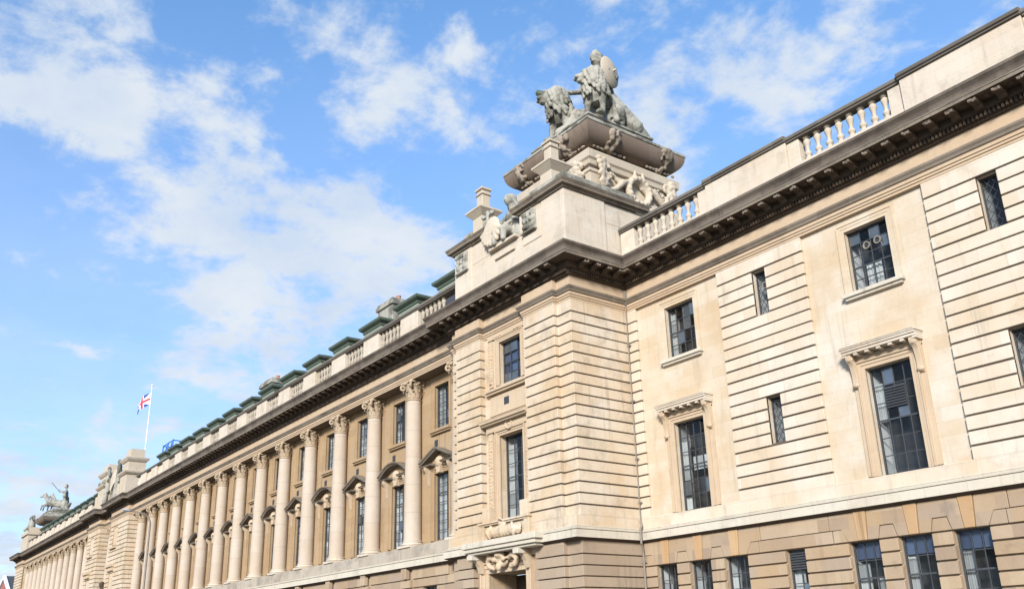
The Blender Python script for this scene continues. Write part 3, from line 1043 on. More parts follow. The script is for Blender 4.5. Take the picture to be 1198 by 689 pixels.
# pavilion window bay: carved strips, architraves, sill, panel, pediment hood, garlanded balcony
def leafscroll(mb, x0, x1, z0, z1, y, n=9, s=1.0):
    """running carved ornament in relief"""
    for k in range(n):
        t = (k + .5) / n
        x, z = x0 + (x1 - x0) * t, z0 + (z1 - z0) * t
        mb.ell((x, y, z), (.055 * s, .05 * s, .055 * s), n=8, m=5)
        for q in range(4):
            a = random.random() * 6.28
            mb.ell((x + math.cos(a) * .06 * s, y + .01, z + math.sin(a) * .06 * s), (.035 * s, .035 * s, .035 * s), n=6, m=5)
mb = MB()
xa, xb = -28.06, -26.61
architrave_frame(mb, xa, xb, 11.62, 13.42, YB, .2, .07)
for x in (-28.62, -26.27):
    mb.box(x - .14, x + .14, YB - .06, YB + .02, 11.62, 13.6)
mb.box(-28.8, -26.1, YB - .08, YB + .02, 13.64, 13.80)
architrave_frame(mb, -28.12, -26.58, 6.2, 9.52, YB, .2, .12)
for x in (-28.68, -26.22):
    mb.box(x - .15, x + .15, YB - .09, YB + .02, 6.2, 9.72)
mb.obj('window_surround', M['frame'], G)
mb = MB()
for x in (-28.62, -26.27):
    leafscroll(mb, x, x, 11.75, 13.45, YB - .07, 13, 1.5)
for x in (-28.68, -26.22):
    leafscroll(mb, x, x, 6.5, 9.5, YB - .10, 22, 1.5)
leafscroll(mb, -28.3, -27.75, 13.7, 13.7, YB - .08, 6)
leafscroll(mb, -26.95, -26.4, 13.7, 13.7, YB - .08, 6)
leafscroll(mb, -28.4, -27.7, 9.84, 9.84, YB - .12, 7)
leafscroll(mb, -27.0, -26.3, 9.84, 9.84, YB - .12, 7)
T90 = Matrix.Rotation(R(90), 3, 'X')
mb.tube([(-27.35 + .2 * math.cos(a * .524), YB - .14, 9.86 + .17 * math.sin(a * .524)) for a in range(13)], .055, 8)
mb.ell((-27.35, YB - .12, 9.86), (.09, .06, .08))
mb.obj('carved_ornament', M['frame'], G, smooth=True)
mb = MB()
mb.box(-28.85, -26.07, YB - .26, YB + .1, 11.36, 11.48)
mb.box(-28.8, -26.12, YB - .19, YB + .1, 11.27, 11.358)
mb.box(-28.7, -26.2, YB - .06, YB + .05, 10.42, 11.2)
mb.box(-28.62, -26.3, YB - .16, YB, 10.36, 10.44)
mb.obj('window_sill', M['frame'], G, bevel=.012)
mb = MB()
mb.box(-27.72, -27.4, YB - .075, YB, 10.72, 11.02)
for k in range(4):
    mb.box(-27.7, -27.42, YB - .09, YB - .076, 10.75 + .065 * k, 10.775 + .065 * k)
mb.obj('air_vent', M['iron'], G)
mb = MB()
pf = [(YB, 9.99), (YB - .32, 9.99), (YB - .35, 10.05), (YB - .42, 10.07), (YB - .43, 10.15), (YB - .46, 10.2), (YB, 10.26)]
mb.prism(pf, 'x', -29.0, -25.95)
mb.box(-28.9, -26.05, YB - .15, YB + .02, 9.72, 9.985)
mb.obj('window_hood', M['frame'], G, bevel=.008)
window(-28.06, -26.61, 11.62, 13.42, YB + .22, 3, 4, (2,), blue_sheet=.98, curtain=[(0, .2, 0, 1)])
window(-28.12, -26.58, 6.2, 9.52, YB + .3, 3, 6, (3,), curtain=[(0, .32, 0, .9), (.55, .8, 0, .8)])
# balcony
mb = MB()
mb.box(-29.7, -25.0, YP - .75, YP + .05, 5.20, 5.42)
mb.box(-29.6, -25.1, YP - .68, YP + .05, 5.06, 5.198)
mb.box(-29.5, -25.2, YP - .58, YP + .02, 4.97, 5.058)
mb.obj('balcony_slab', M['string'], G, bevel=.02)
mb = MB()
mb.box(-29.15, -25.85, YF - .20, YP + .1, 6.09, 6.17)
mb.box(-29.1, -25.9, YF - .15, YP + .1, 6.03, 6.088)
mb.box(-28.95, -26.05, YF - .04, YP + .1, 5.422, 6.03)
for x in (-28.95, -26.05):
    mb.box(x - .16, x + .16, YF - .14, YP + .1, 5.423, 6.028)
for x in (-28.72, -26.28):
    mb.box(x - .24, x + .24, YF - .08, YP + .15, 6.172, 6.75)
mb.obj('balcony_front', M['pavilion'], G, bevel=.012)
mb = MB()
for k in range(22):
    t = k / 21
    x = -28.55 + 2.1 * t
    r_ = .09 + .12 * math.sin(t * math.pi) ** .6
    mb.ell((x, YF - .16, 5.72 + random.gauss(0, .012)), (.09, r_, r_ * 1.1), n=9, m=6)
for s_ in (-1, 1):
    x = -27.5 + s_ * .95
    mb.tube([(x - s_ * .3, YF - .2, 5.98), (x - s_ * .12, YF - .33, 5.75), (x - s_ * .2, YF - .2, 5.5)], .06)
    mb.tube([(x + .16 * math.cos(q * .6), YF - .14, 5.75 + .18 * math.sin(q * .6)) for q in range(11)], .05)
    mb.ell((x, YF - .18, 5.75), .07)
mb.ell((-27.55, YF - .12, 6.0), (.22, .14, .1))
mb.tube([(-27.75, YF - .2, 6.1), (-27.55, YF - .28, 6.2), (-27.35, YF - .2, 6.1)], .04)
mb.obj('stone_garland', M['pavilion'], G, remesh=.03, rough=.03)
# pavilion ground storey with the entrance
mb = MB()
dops = [(-29.0, -26.6, 0.12, 4.27, 1.3)]
mb.wall(XP1 + .1, XP0 - .1, 0, 5.3, YP + .12, dops, 1.3)
mb.quad((XP0 - .1, YP + .12, 0), (XP0 - .1, .2, 0), (XP0 - .1, .2, 5.3), (XP0 - .1, YP + .12, 5.3))
mb.obj('pavilion_base_wall', M['tan'], G)
mb = MB()
GR = [(XP0, .02), (XP0, YS), (-24.15, YS), (-24.15, YF), (-25.75, YF), (-25.75, YP + .14), (XP0 - .14, YP + .14), (XP0 - .14, .02)]
GL = [(-29.75, YF), (-30.9, YF), (-30.9, YS), (XP1, YS), (XP1, -1.7), (XP1 + .14, -1.7), (XP1 + .14, YP + .14), (-29.75, YP + .14)]
GH2 = GH + [4.54, 5.04]
for pl in (GR, GL):
    mb = MB()
    for k in range(len(GH2) - 1):
        mb.prism(pl, 'z', GH2[k] + .02, GH2[k + 1] - .02)
    mb.obj('pavilion_base_rustication', M['tanpav'], G, bevel=.012)
mb = MB()
architrave_frame(mb, -29.0, -26.6, 0.12, 4.27, YP + .12, .42, .16)
mb.box(-29.75, -25.85, YP - .02, YP + .14, 4.75, 5.04)
for x in (-29.3, -26.3):
    mb.prism([(YP, 4.965), (YP - .5, 4.965), (YP - .5, 4.82), (YP - .36, 4.74), (YP - .22, 4.55), (YP - .12, 4.3), (YP, 4.25)], 'x', x - .13, x + .13)
mb.obj('door_surround', M['frame'], G, bevel=.012)
mb = MB()
for x in (-29.3, -26.3):
    mb.box(x - .16, x + .16, YF - .50, YF - .12, 4.78, 4.966)
mb.obj('slab_block', M['string'], G, bevel=.02)
mb = MB()
mb.ell((-27.8, YP - .15, 4.65), (.36, .16, .24))
for s in (-1, 1):
    mb.tube([(-27.8 + s * .4, YP - .15, 4.75), (-27.8 + s * .75, YP - .2, 4.85), (-27.8 + s * .95, YP - .15, 4.65), (-27.8 + s * .8, YP - .15, 4.5), (-27.8 + s * .5, YP - .15, 4.4)], [.1, .13, .11, .12, .07])
    mb.ell((-27.8 + s * .3, YP - .33, 4.72), (.14, .08, .1))
mb.ell((-27.8, YP - .25, 4.88), (.3, .2, .13))
mb.ell((-27.8, YP - .33, 4.45), (.16, .1, .16))
mb.obj('door_cartouche', M['frame'], G, remesh=.04, rough=.03)
mb = MB()
mb.box(-28.98, -26.62, YP + 1.36, YP + 1.44, 0.13, 4.25)
for k in range(2):
    for j in range(4):
        mb.box(-28.85 + 1.2 * k, -27.85 + 1.2 * k, YP + 1.33, YP + 1.359, 0.3 + j * .98, 1.15 + j * .98)
mb.obj('door', M['wood'], G, bevel=.01)

# drainpipe in the inner corner
mb = MB()
px_, py_ = XP0 + .10, -.12
mb.tube([(px_, py_, 14.1), (px_, py_, 5.75)], .022, 8)
mb.tube([(px_, py_, 5.75), (px_ + .06, py_ - .03, 5.6), (px_ + .16, py_ - .2, 5.45), (px_ + .16, py_ - .2, 4.95), (px_ + .06, py_ - .04, 4.8), (px_ + .02, py_, 4.6), (px_ + .02, py_, .1)], .04, 8)
mb.box(px_ - .05, px_ + .05, py_ - .05, py_ + .05, 14.05, 14.65)
for z in (12.4, 10.2, 8.0, 6.4, 4.3, 2.5):
    mb.box(px_ - .045, px_ + .045, py_ - .03, py_ + .12, z, z + .05)
mb.obj('downpipe', M['pipe'], G, smooth=True)

# ---- east colonnade
cols_x = [-35.97, -39.97, -43.88, -47.80, -51.60, -55.35, -59.05, -62.75, -66.35, -69.95, -73.45, -76.95, -80.35, -83.75]
YW, YA = -1.85, -2.20            # wall behind, column axis
edges = [-32.0] + cols_x + [-87.2]
bay_c = [(edges[i] + edges[i + 1]) / 2 for i in range(len(edges) - 1)]
bay_c[-1] = -85.2
cops = []
for c in bay_c[:-1]:
    cops += [(c - .62, c + .62, 11.2, 13.3), (c - .62, c + .62, 6.15, 9.15)]
mb = MB()
mb.wall(XC1 - .3, XC0 + .2, 5.4, 14.2, YW, cops, .22)
mb.obj('colonnade_wall', M['warm'], G)
mb = MB()
mb.box(XC1, XC0 - .03, YC - .08, YW + .03, 5.455, 5.95)
mb.obj('colonnade_plinth', M['dirtystring'], G, bevel=.015)


def capital(mb, x, y, z, r, h):
    """composite capital: necking, two rows of curled leaves, corner volutes, abacus"""
    o = (x, y, z)
    mb.lathe([(r * .98, 0), (r * 1.10, .02), (r * 1.12, .06), (r, .09), (r * .97, .12), (r * 1.0, h * .45), (r * 1.12, h * .7), (r * 1.3, h * .84)], o, 18)
    for row, (zz, hh, n, out) in enumerate(((.13, h * .34, 10, .13), (.13 + h * .2, h * .44, 10, .19))):
        for k in range(n):
            a = 2 * math.pi * (k + .5 * row) / n
            ca, sa = math.cos(a), math.sin(a)
            w = r * .27
            pts = [(r * .99, 0, w), (r * 1.05, hh * .55, w * 1.05), (r * 1.12 + out * .4, hh * .88, w * .8), (r * 1.1 + out, hh * .98, w * .55), (r * 1.08 + out * 1.15, hh * .82, w * .35)]
            vs, fs = [], []
            for rr, dz, ww in pts:
                for s in (-1, 0, 1):
                    q = rr + (.03 if s == 0 else 0)
                    vs.append((x + ca * q - sa * s * ww, y + sa * q + ca * s * ww, z + zz + dz))
            for i in range(len(pts) - 1):
                for j in range(2):
                    fs.append((i * 3 + j, i * 3 + j + 1, i * 3 + j + 4, i * 3 + j + 3))
            mb.add(vs, fs)
    for k in range(4):
        a = R(45 + 90 * k)
        ca, sa = math.cos(a), math.sin(a)
        q = r * 1.52
        M3 = Matrix(((ca, 0, -sa), (sa, 0, ca), (0, 1, 0)))
        # volute: spiral tube in the diagonal plane
        pts = []
        for i in range(15):
            t = i / 14
            an = R(100 - 470 * t)
            rad = .155 * (1 - .72 * t)
            pts.append((x + ca * (q + rad * math.cos(an)), y + sa * (q + rad * math.cos(an)), z + h * .74 + rad * math.sin(an)))
        pts = [(x + ca * r * 1.0, y + sa * r * 1.0, z + h * .80)] + pts
        mb.tube(pts, [.05] + [.062] * 15, 6)
        mb.ell((x + ca * q, y + sa * q, z + h * .74), (.07, .07, .06), n=8, m=5)
    for k in range(4):
        a = R(90 * k)
        mb.ell((x + math.cos(a) * r * 1.36, y + math.sin(a) * r * 1.36, z + h * .86), (.10, .10, .10), n=8, m=5)
    # abacus with concave sides
    poly = []
    for k in range(4):
        a = R(45 + 90 * k)
        for dd in (-7, 7):
            poly.append((x + r * 1.78 * math.cos(a + R(dd)), y + r * 1.78 * math.sin(a + R(dd))))
        b_ = R(90 + 90 * k)
        poly.append((x + r * 1.22 * math.cos(b_), y + r * 1.22 * math.sin(b_)))
    mb.prism(poly, 'z', z + h * .885, z + h - .004)


def make_column(x, y, zb=5.95, zt=13.81, r0=.405, r1=.345, hc=.98):
    z0 = zb + .30
    z1 = zt - hc
    prof = [(r0 * 1.07, z0 - .02), (r0 * 1.03, z0 + .05), (r0, z0 + .1)]
    for k in range(1, 9):
        t = k / 8
        prof.append((r0 + (r1 - r0) * t ** 1.6, z0 + .1 + (z1 - z0 - .1) * t))
    mb = MB()
    mb.lathe(prof, (x, y, 0), 28)
    col = mb.obj('column', M['column'], G, smooth=True, origin=(x, y, zb))
    mb = MB()
    mb.box(x - .54, x + .54, y - .5, y + .5, zb - .003, zb + .1)
    mb.lathe([(.50, .1), (.535, .13), (.535, .17), (.50, .2), (.45, .205), (.44, .23), (.46, .25), (.47, .275), (.45, .30)], (x, y, zb), 28)
    ba = mb.obj('base', M['parapet'], None, smooth=True, origin=(x, y, zb))
    setp(ba, col)
    mb = MB()
    capital(mb, x, y, z1, r1, hc)
    ca = mb.obj('capital', M['capital'], None, smooth=True, origin=(x, y, zb))
    setp(ca, col)
    return col


c0 = make_column(cols_x[0], YA)
for x in cols_x[1:]:
    dup(c0, G, (x - cols_x[0], 0, 0))
# half column against the pavilion flank and one at the far end
dup(c0, G, (-32.08 - cols_x[0], .12, 0))
dup(c0, G, (-86.9 - cols_x[0] + .35, .12, 0))


def aedicule(c, seg):
    """window dressing in a colonnade bay: architrave, consoles, triangular or segmental pediment"""
    y = YW
    mb = MB()
    architrave_frame(mb, c - .62, c + .62, 6.15, 9.15, y, .2, .09)
    for s in (-1, 1):
        mb.box(c + s * .98 - .13, c + s * .98 + .13, y - .07, y + .02, 5.95, 9.1)
    mb.box(c - 1.15, c + 1.15, y - .08, y + .02, 9.34, 9.5)
    fr = mb.obj('window_surround', M['warm'], G)
    mb = MB()
    for s in (-1, 1):
        x = c + s * .98
        mb.prism([(y, 9.5), (y - .34, 9.5), (y - .34, 9.4), (y - .26, 9.28), (y - .16, 9.15), (y - .12, 8.75), (y - .07, 8.6), (y, 8.55)], 'x', x - .09, x + .09)
    # keystone with a carved block in the tympanum
    mb.ell((c, y - .16, 9.62), (.3, .16, .26), n=10)
    mb.prism([(c - .13, 9.12), (c + .13, 9.12), (c + .2, 9.55), (c - .2, 9.55)], 'y', y - .22, y)
    mb.obj('console_bracket', M['frame'], fr, smooth=True)
    mb = MB()
    W_ = 1.32
    pf = [(0, 0), (.36, 0), (.40, .05), (.46, .07), (.48, .13), (0, .15)]
    def bar(p0, p1, half=False):
        """raking bar of cornice profile between two xz points"""
        d = Vector((p1[0] - p0[0], p1[1] - p0[1]))
        n = Vector((-d.y, d.x)).normalized()
        if n.y < 0:
            n = -n
        vs = []
        for p in (p0, p1):
            for (o, h) in pf:
                vs.append((p[0] + n.x * h, y - o, p[1] + n.y * h))
        k = len(pf)
        mb.add(vs, [tuple(range(k)), tuple(range(k, 2 * k))[::-1]] + [(i, k + i, k + (i + 1) % k, (i + 1) % k) for i in range(k)])
    mb.prism([(y, 9.5), (y - .36, 9.5), (y - .40, 9.56), (y - .44, 9.58), (y, 9.6)], 'x', c - W_ - .04, c - .42)
    mb.prism([(y, 9.5), (y - .36, 9.5), (y - .40, 9.56), (y - .44, 9.58), (y, 9.6)], 'x', c + .42, c + W_ + .04)
    if seg:
        pts = []
        for i in range(11):
            t = -1 + 2 * i / 10
            pts.append((c + t * W_, 9.60 + .52 * (1 - t * t)))
        for i in range(10):
            bar(pts[i], pts[i + 1])
    else:
        bar((c - W_, 9.60), (c, 10.14))
        bar((c + W_, 9.60), (c, 10.14))
    mb.obj('pediment', M['lip'], fr)
    mb = MB()
    mb.box(c - .85, c + .85, y - .2, y + .02, 11.05, 11.18)
    mb.box(c - .8, c + .8, y - .13, y + .02, 10.97, 11.048)
    architrave_frame(mb, c - .62, c + .62, 11.18, 13.3, y, .2, .07)
    mb.obj('window_sill', M['warm'], G)
    mb = MB()
    mb.box(c - .62, c - .36, y - .025, y + .01, 10.42, 10.72)
    for k in range(4):
        mb.box(c - .61, c - .37, y - .04, y - .026, 10.45 + .065 * k, 10.475 + .065 * k)
    mb.obj('air_vent', M['iron'], fr)


for i, c in enumerate(bay_c[:-1]):
    aedicule(c, i % 2 == 1)
    window(c - .62, c + .62, 11.2, 13.3, YW + .17, 3, 5, (), interior=.5, curtain=[(0, .35, 0, 1)] if i % 3 != 1 else [(0, .25, 0, 1), (.6, 1, 0, .5)])
    window(c - .62, c + .62, 6.15, 9.15, YW + .17, 3, 7, (5,), interior=.5, curtain=[(0, .45, 0, .98)] if i % 2 == 0 else [(0, .38, .0, .9), (.5, .8, .2, .6)])

# colonnade ground storey
mb = MB()
mb.wall(XC1 - .3, XC0 + .2, 0, 5.3, YC + .16, [(c - .6, c + .6, 1.2, 4.17) for c in bay_c[:-1]], .3)
mb.obj('colonnade_base_wall', M['tan'], G)
mb = MB()
strips = [-32.0] + cols_x
for k in range(len(GH2) - 1):
    za, zb = GH2[k] + .02, GH2[k + 1] - .02
    for i in range(len(strips)):
        x = strips[i]
        if k < len(GH2) - 2:
            mb.box(x - .42, min(x + .42, XC0 - .02), YC, YC + .17, za, zb)
        nxt = strips[i + 1] if i + 1 < len(strips) else XC1
        for a, b_ in clip(nxt + .5, x - .5, [(c - .6, c + .6, 1.2, 4.17) for c in bay_c[:-1]], za, zb):
            mb.box(a, b_, YC + .06, YC + .17, za, zb)
for x in strips[1:]:
    mb.box(x - .22, x + .22, YC - .12, YC + .1, 4.56, 5.03)
mb.obj('colonnade_base_rustication', M['tan'], G, bevel=.012)
for c in bay_c[:-1]:
    window(c - .6, c + .6, 1.2, 4.17, YC + .36, 3, 5, (3,), interior=.5)

# ---- parapets
def baluster_mesh():
    mb = MB()
    prof = [(.115, 0), (.115, .07), (.085, .08), (.075, .11), (.082, .14), (.115, .19), (.122, .23), (.11, .27), (.075, .30), (.062, .34), (.065, .42), (.085, .52), (.112, .60), (.12, .66), (.105, .71), (.07, .735), (.07, .75), (.10, .765), (.11, .79), (.118, .80), (.118, .88)]
    mb.lathe(prof, (0, 0, 0), 12)
    o = mb.obj('baluster', M['pedestal'], smooth=True)
    return o


bal0 = baluster_mesh()
bal1 = bal0.copy()
bal1.data = bal0.data.copy()
bal1.data.materials[0] = M['dirtystring']
C.objects.link(bal1)
ZB0, ZB1 = 16.38, 17.245
near_bal, far_bal = [], []
blk, cop = MB(), MB()
YQ = 0.02     # parapet face of the wing


def coping(mb, x0, x1, y, w=.34, z=17.25, lift=0.0, ends=True):
    pf = [(y - .04, z - .05), (y - .07, z - .04), (y - .07, z + .01), (y - .12, z + .025), (y - .13, z + .09), (y - .12, z + .14), (y - .04, z + .17), (y + w + .04, z + .17), (y + w + .1, z + .13), (y + w + .1, z + .02), (y + w, z - .05)]
    mb.prism([(a, b_ + lift) for a, b_ in pf], 'x', x0, x1)


# wing parapet: continuous plinth, solid blocks over the panels, balusters over the bays
blk.box(XE - .05, XP0 + .0, YQ - .03, YQ + .45, 15.6, 16.33)
blk.box(XE - .05, XP0 + .0, YQ - .07, YQ + .4, 15.6, 15.98)
for a, b_ in panels:
    blk.box(a, b_, YQ - .09, YQ + .40, 16.0, 17.27)
    coping(cop, a - .03, min(b_ + .03, XE + .1), YQ - .09, .4, 17.25, .05)
gaps = [(XP0 - .05, panels[0][0]), (panels[0][1], panels[1][0]), (panels[1][1], panels[2][0])]
for k, (a, b_) in enumerate(gaps):
    coping(cop, a + .031 if k else a, b_ - .031, YQ, .34)
    p0 = .75 if k == 0 else .46
    blk.box(a, a + p0, YQ, YQ + .34, 16.331, 17.2)
    blk.box(b_ - .46, b_, YQ, YQ + .34, 16.331, 17.2)
    n = 8
    for j in range(n):
        near_bal.append((a + p0 + (b_ - .46 - a - p0) * (j + .5) / n, YQ + .17))
# colonnade parapet: piers over the columns
YQ2 = YC + .06
blk.box(XC1 - .1, XC0, YQ2 - .02, YQ2 + .42, 15.6, 16.34)
blk.box(XC1 - .1, XC0, YQ2 - .07, YQ2 + .4, 15.6, 15.95)
coping(cop, XC1, XC0 + .1, YQ2, .36)
for i, x in enumerate(cols_x):
    blk.box(x - .84, x + .84, YQ2 - .05, YQ2 + .4, 15.97, 17.2)
pier_e = [-32.0 + .0] + cols_x + [-87.2]
for i in range(len(pier_e) - 1):
    a, b_ = pier_e[i + 1] + .86, pier_e[i] - .86
    if i == len(pier_e) - 2:
        a = XC1 + .1
    if b_ - a < .5:
        continue
    n = 6
    for j in range(n):
        q = (b_ - (b_ - a) * (j + .5) / n, YQ2 + .17)
        (near_bal if i < 12 else far_bal).append(q)
# west colonnade parapet
wcols = [-105.0, -108.5, -112.0, -115.4, -118.8, -122.1, -125.4, -128.6, -131.8, -134.9, -138.0, -140.9]
blk.box(-142.7, -101.9, YQ2 - .02, YQ2 + .42, 15.6, 16.34)
coping(cop, -142.6, -102, YQ2, .36)
for x in wcols:
    blk.box(x - .8, x + .8, YQ2 - .05, YQ2 + .4, 15.97, 17.2)
for i in range(len(wcols) - 1):
    for j in range(5):
        far_bal.append((wcols[i] - .8 - (wcols[i] - wcols[i + 1] - 1.6) * (j + .5) / 5, YQ2 + .17))
par = blk.obj('parapet', M['parapet'], G, bevel=.012)
cop.obj('parapet_coping', M['coping'], par, bevel=.01)
for k, (x, y) in enumerate(near_bal):
    if k == 0:
        b_ = bal0
    elif k == 24:
        b_ = bal1
    else:
        b_ = (bal0 if k < 24 else bal1).copy()
        C.objects.link(b_)
    b_.parent = par
    b_.matrix_parent_inverse = world_of(par).inverted()
    b_.location = (x, y, ZB0 - .02)
mb = MB()
for x, y in far_bal:
    mb.lathe([(.105, 0), (.07, .09), (.125, .28), (.062, .54), (.088, .64), (.075, .72), (.108, .88)], (x, y, ZB0 - .02), 8)
mb.obj('baluster', M['parapet'], par, smooth=True, kind='stuff')

# ---- roofs and dormers
mb = MB()
mb.prism([(.6, 16.2), (7, 18.6), (13.5, 16.2), (13.5, 15.6), (.6, 15.6)], 'x', XP0, XE - .1)
mb.prism([(-1.9, 16.2), (5, 18.9), (13.5, 16.2), (13.5, 15.6), (-1.9, 15.6)], 'x', -148, XP1 - .05)
mb.obj('roof', M['slate'], G)


def dormer(cx_, first=[None]):
    if first[0] is not None:
        o, x0 = first[0]
        return dup(o, G, (cx_ - x0, 0, 0))
    mb = MB()
    mb.box(cx_ - 1.0, cx_ + 1.0, -1.45, 2.6, 16.2, 18.46)
    body = mb.obj('dormer', M['copperpale'], G, origin=(cx_, -1.45, 16.2), bevel=.01)
    mb = MB()
    mb.sweep([(cx_ + 1.0, 2.6), (cx_ + 1.0, -1.45), (cx_ - 1.0, -1.45), (cx_ - 1.0, 2.6)], [(0.0, 18.42), (.05, 18.44), (.06, 18.56), (.14, 18.61), (.24, 18.69), (.26, 18.82), (.2, 18.84), (0, 18.86)])
    q = mb.obj('cornice', M['copper'], None, origin=(cx_, -1.45, 16.2))
    setp(q, body)
    mb = MB()
    mb.frustum(cx_ - 1.19, cx_ + 1.19, -1.64, 2.6, 18.841, cx_ - .55, cx_ + .55, -.9, 2.6, 19.1)
    q = mb.obj('flat_roof', M['lead'], None, origin=(cx_, -1.45, 16.2))
    setp(q, body)
    mb = MB()
    mb.box(cx_ - .6, cx_ + .6, -1.50, -1.452, 16.9, 18.2)
    q = mb.obj('window', M['iron'], None, origin=(cx_, -1.45, 16.2))
    setp(q, body)
    first[0] = (body, cx_)
    return body


for c in bay_c[:-1]:
    dormer(c)
for i in range(len(wcols) - 1):
    dormer((wcols[i] + wcols[i + 1]) / 2)


def chimney(x, y, z, w, d, pots=3):
    mb = MB()
    mb.box(x - w / 2, x + w / 2, y, y + d, 16, z - .55)
    mb.box(x - w / 2 - .12, x + w / 2 + .12, y - .12, y + d + .12, z - .548, z - .3)
    mb.box(x - w / 2 - .05, x + w / 2 + .05, y - .05, y + d + .05, z - .298, z - .12)
    ch = mb.obj('chimney', M['greystone'], G, bevel=.02)
    mb = MB()
    for k in range(pots):
        t = (k + .5) / pots
        mb.lathe([(.17, 0), (.13, .22), (.16, .25), (.16, .3)], (x - w / 2 + w * t, y + d / 2, z - .121), 10)
    mb.obj('chimney_pot', M['pot'], ch, smooth=True)


chimney(-46.6, 1.8, 22.5, 1.9, 1.2)
chimney(-66.3, 1.8, 22.3, 2.4, 1.2)
chimney(-88.8, 1.8, 21.5, 1.6, 1.2, 2)

# ---- pavilion attic
mb = MB()
AX0, AX1, AY0 = XP0 - .13, XP1 + .15, YP + .08
mb.box(AX1, AX0, AY0, 1.6, 15.6, 17.55)
mb.box(AX1 - .06, AX0 + .06, AY0 - .06, 1.6, 15.6, 16.05)
for (a, b_) in ((-26.4, AX0), (AX1, -28.42)):
    mb.box(a, b_, AY0, 1.55, 17.551, 18.5)
mb.box(AX0 - .05, AX0 + .06, AY0 + .0, -.72, 16.06, 18.49)
mb.box(-24.9, AX0 + .055, AY0 - .05, AY0 + .2, 16.06, 18.49)
mb.box(-26.15, -24.95, AY0 - .035, AY0 + .2, 17.0, 18.49)
mb.box(-31.24, -29.9, AY0 - .05, AY0 + .2, 16.06, 18.49)
mb.box(-28.45, -26.35, AY0 + .5, 1.6, 17.551, 18.6)
# stepped ledge under the seated figure
mb.box(-28.35, -26.45, AY0 - .22, AY0 + .5, 17.552, 17.68)
mb.box(-28.1, -26.7, AY0 - .1, AY0 + .1, 17.1, 17.2)
attic = mb.obj('attic', M['parapet'], G, bevel=.015)
mb = MB()
pf = [(0.0, 18.46), (.08, 18.48), (.10, 18.55), (.22, 18.575), (.23, 18.66), (.27, 18.72), (.30, 18.78), (.22, 18.83), (-.3, 18.9)]
mb.sweep([(AX0 + .06, 1.6), (AX0 + .06, -.72), (AX0 + .06, AY0 - .05), (-24.9, AY0 - .05), (-24.9, AY0 - .02), (-26.42, AY0 - .02), (-26.42, 1.2)], pf)
mb.sweep([(-28.40, 1.2), (-28.40, AY0 - .02), (-29.9, AY0 - .02), (-29.9, AY0 - .05), (AX1 - .04, AY0 - .05), (AX1 - .04, 1.6)], pf)
mb.obj('attic_cornice', M['lip'], attic)
mb = MB()
for (a, b_) in ((-26.35, AX0 - .02), (AX1 + .05, -28.5)):
    mb.frustum(a - .1, b_ + .1, AY0 - .1, 1.6, 18.84, a + .15, b_ - .2, AY0 + .2, 1.5, 19.15)
    mb.box(a + .25, b_ - .3, AY0 + .3, 1.4, 19.1, 19.5)
mb.obj('attic_blocking', M['greystone'], attic, bevel=.02)


def carved_panel(cx_, cz, y, w, h):
    mb = MB()
    mb.box(cx_ - w / 2, cx_ + w / 2, y - .03, y + .05, cz - h / 2, cz + h / 2)
    mb.box(cx_ - w / 2 - .05, cx_ + w / 2 + .05, y - .16, y + .05, cz - h / 2 - .1, cz - h / 2)
    for sx_ in (-1, 0, 1):
        for sz_ in (-1, 0, 1):
            mb.ell((cx_ + sx_ * w * .3, y - .06, cz + sz_ * h * .3), (w * .17, .12, h * .15))
            a = random.random() * 6
            mb.ell((cx_ + sx_ * w * .3 + .1 * math.cos(a), y - .12, cz + sz_ * h * .3 + .1 * math.sin(a)), (w * .08, .1, h * .08))
    mb.tube([(cx_ + w * .34 * math.cos(t * .5), y - .06, cz + h * .34 * math.sin(t * .5)) for t in range(13)], .05)
    return mb.obj('carved_panel', M['greystone'], attic, remesh=.035, rough=.03)


carved_panel(-25.65, 17.95, AY0 - .04, .85, .9)
carved_panel(-30.6, 17.95, AY0 - .05, .85, .9)


def obelisk(x, y):
    mb = MB()
    mb.box(x - .36, x + .36, y - .36, y + .36, 19.05, 19.95)
    mb.frustum(x - .36, x + .36, y - .36, y + .36, 19.95, x - .60, x + .60, y - .60, y + .60, 20.2)
    mb.box(x - .62, x + .62, y - .62, y + .62, 20.201, 20.32)
    mb.frustum(x - .48, x + .48, y - .48, y + .48, 20.321, x - .27, x + .27, y - .27, y + .27, 20.55)
    mb.box(x - .22, x + .22, y - .22, y + .22, 20.55, 21.1)
    mb.box(x - .28, x + .28, y - .28, y + .28, 21.101, 21.17)
    mb.box(x - .22, x + .22, y - .22, y + .22, 21.171, 21.34)
    mb.box(x - .29, x + .29, y - .29, y + .29, 21.341, 21.46)
    return mb.obj('finial', M['pedestal'], attic, bevel=.02)


obelisk(-24.95, -2.15)
obelisk(-29.85, -2.2)

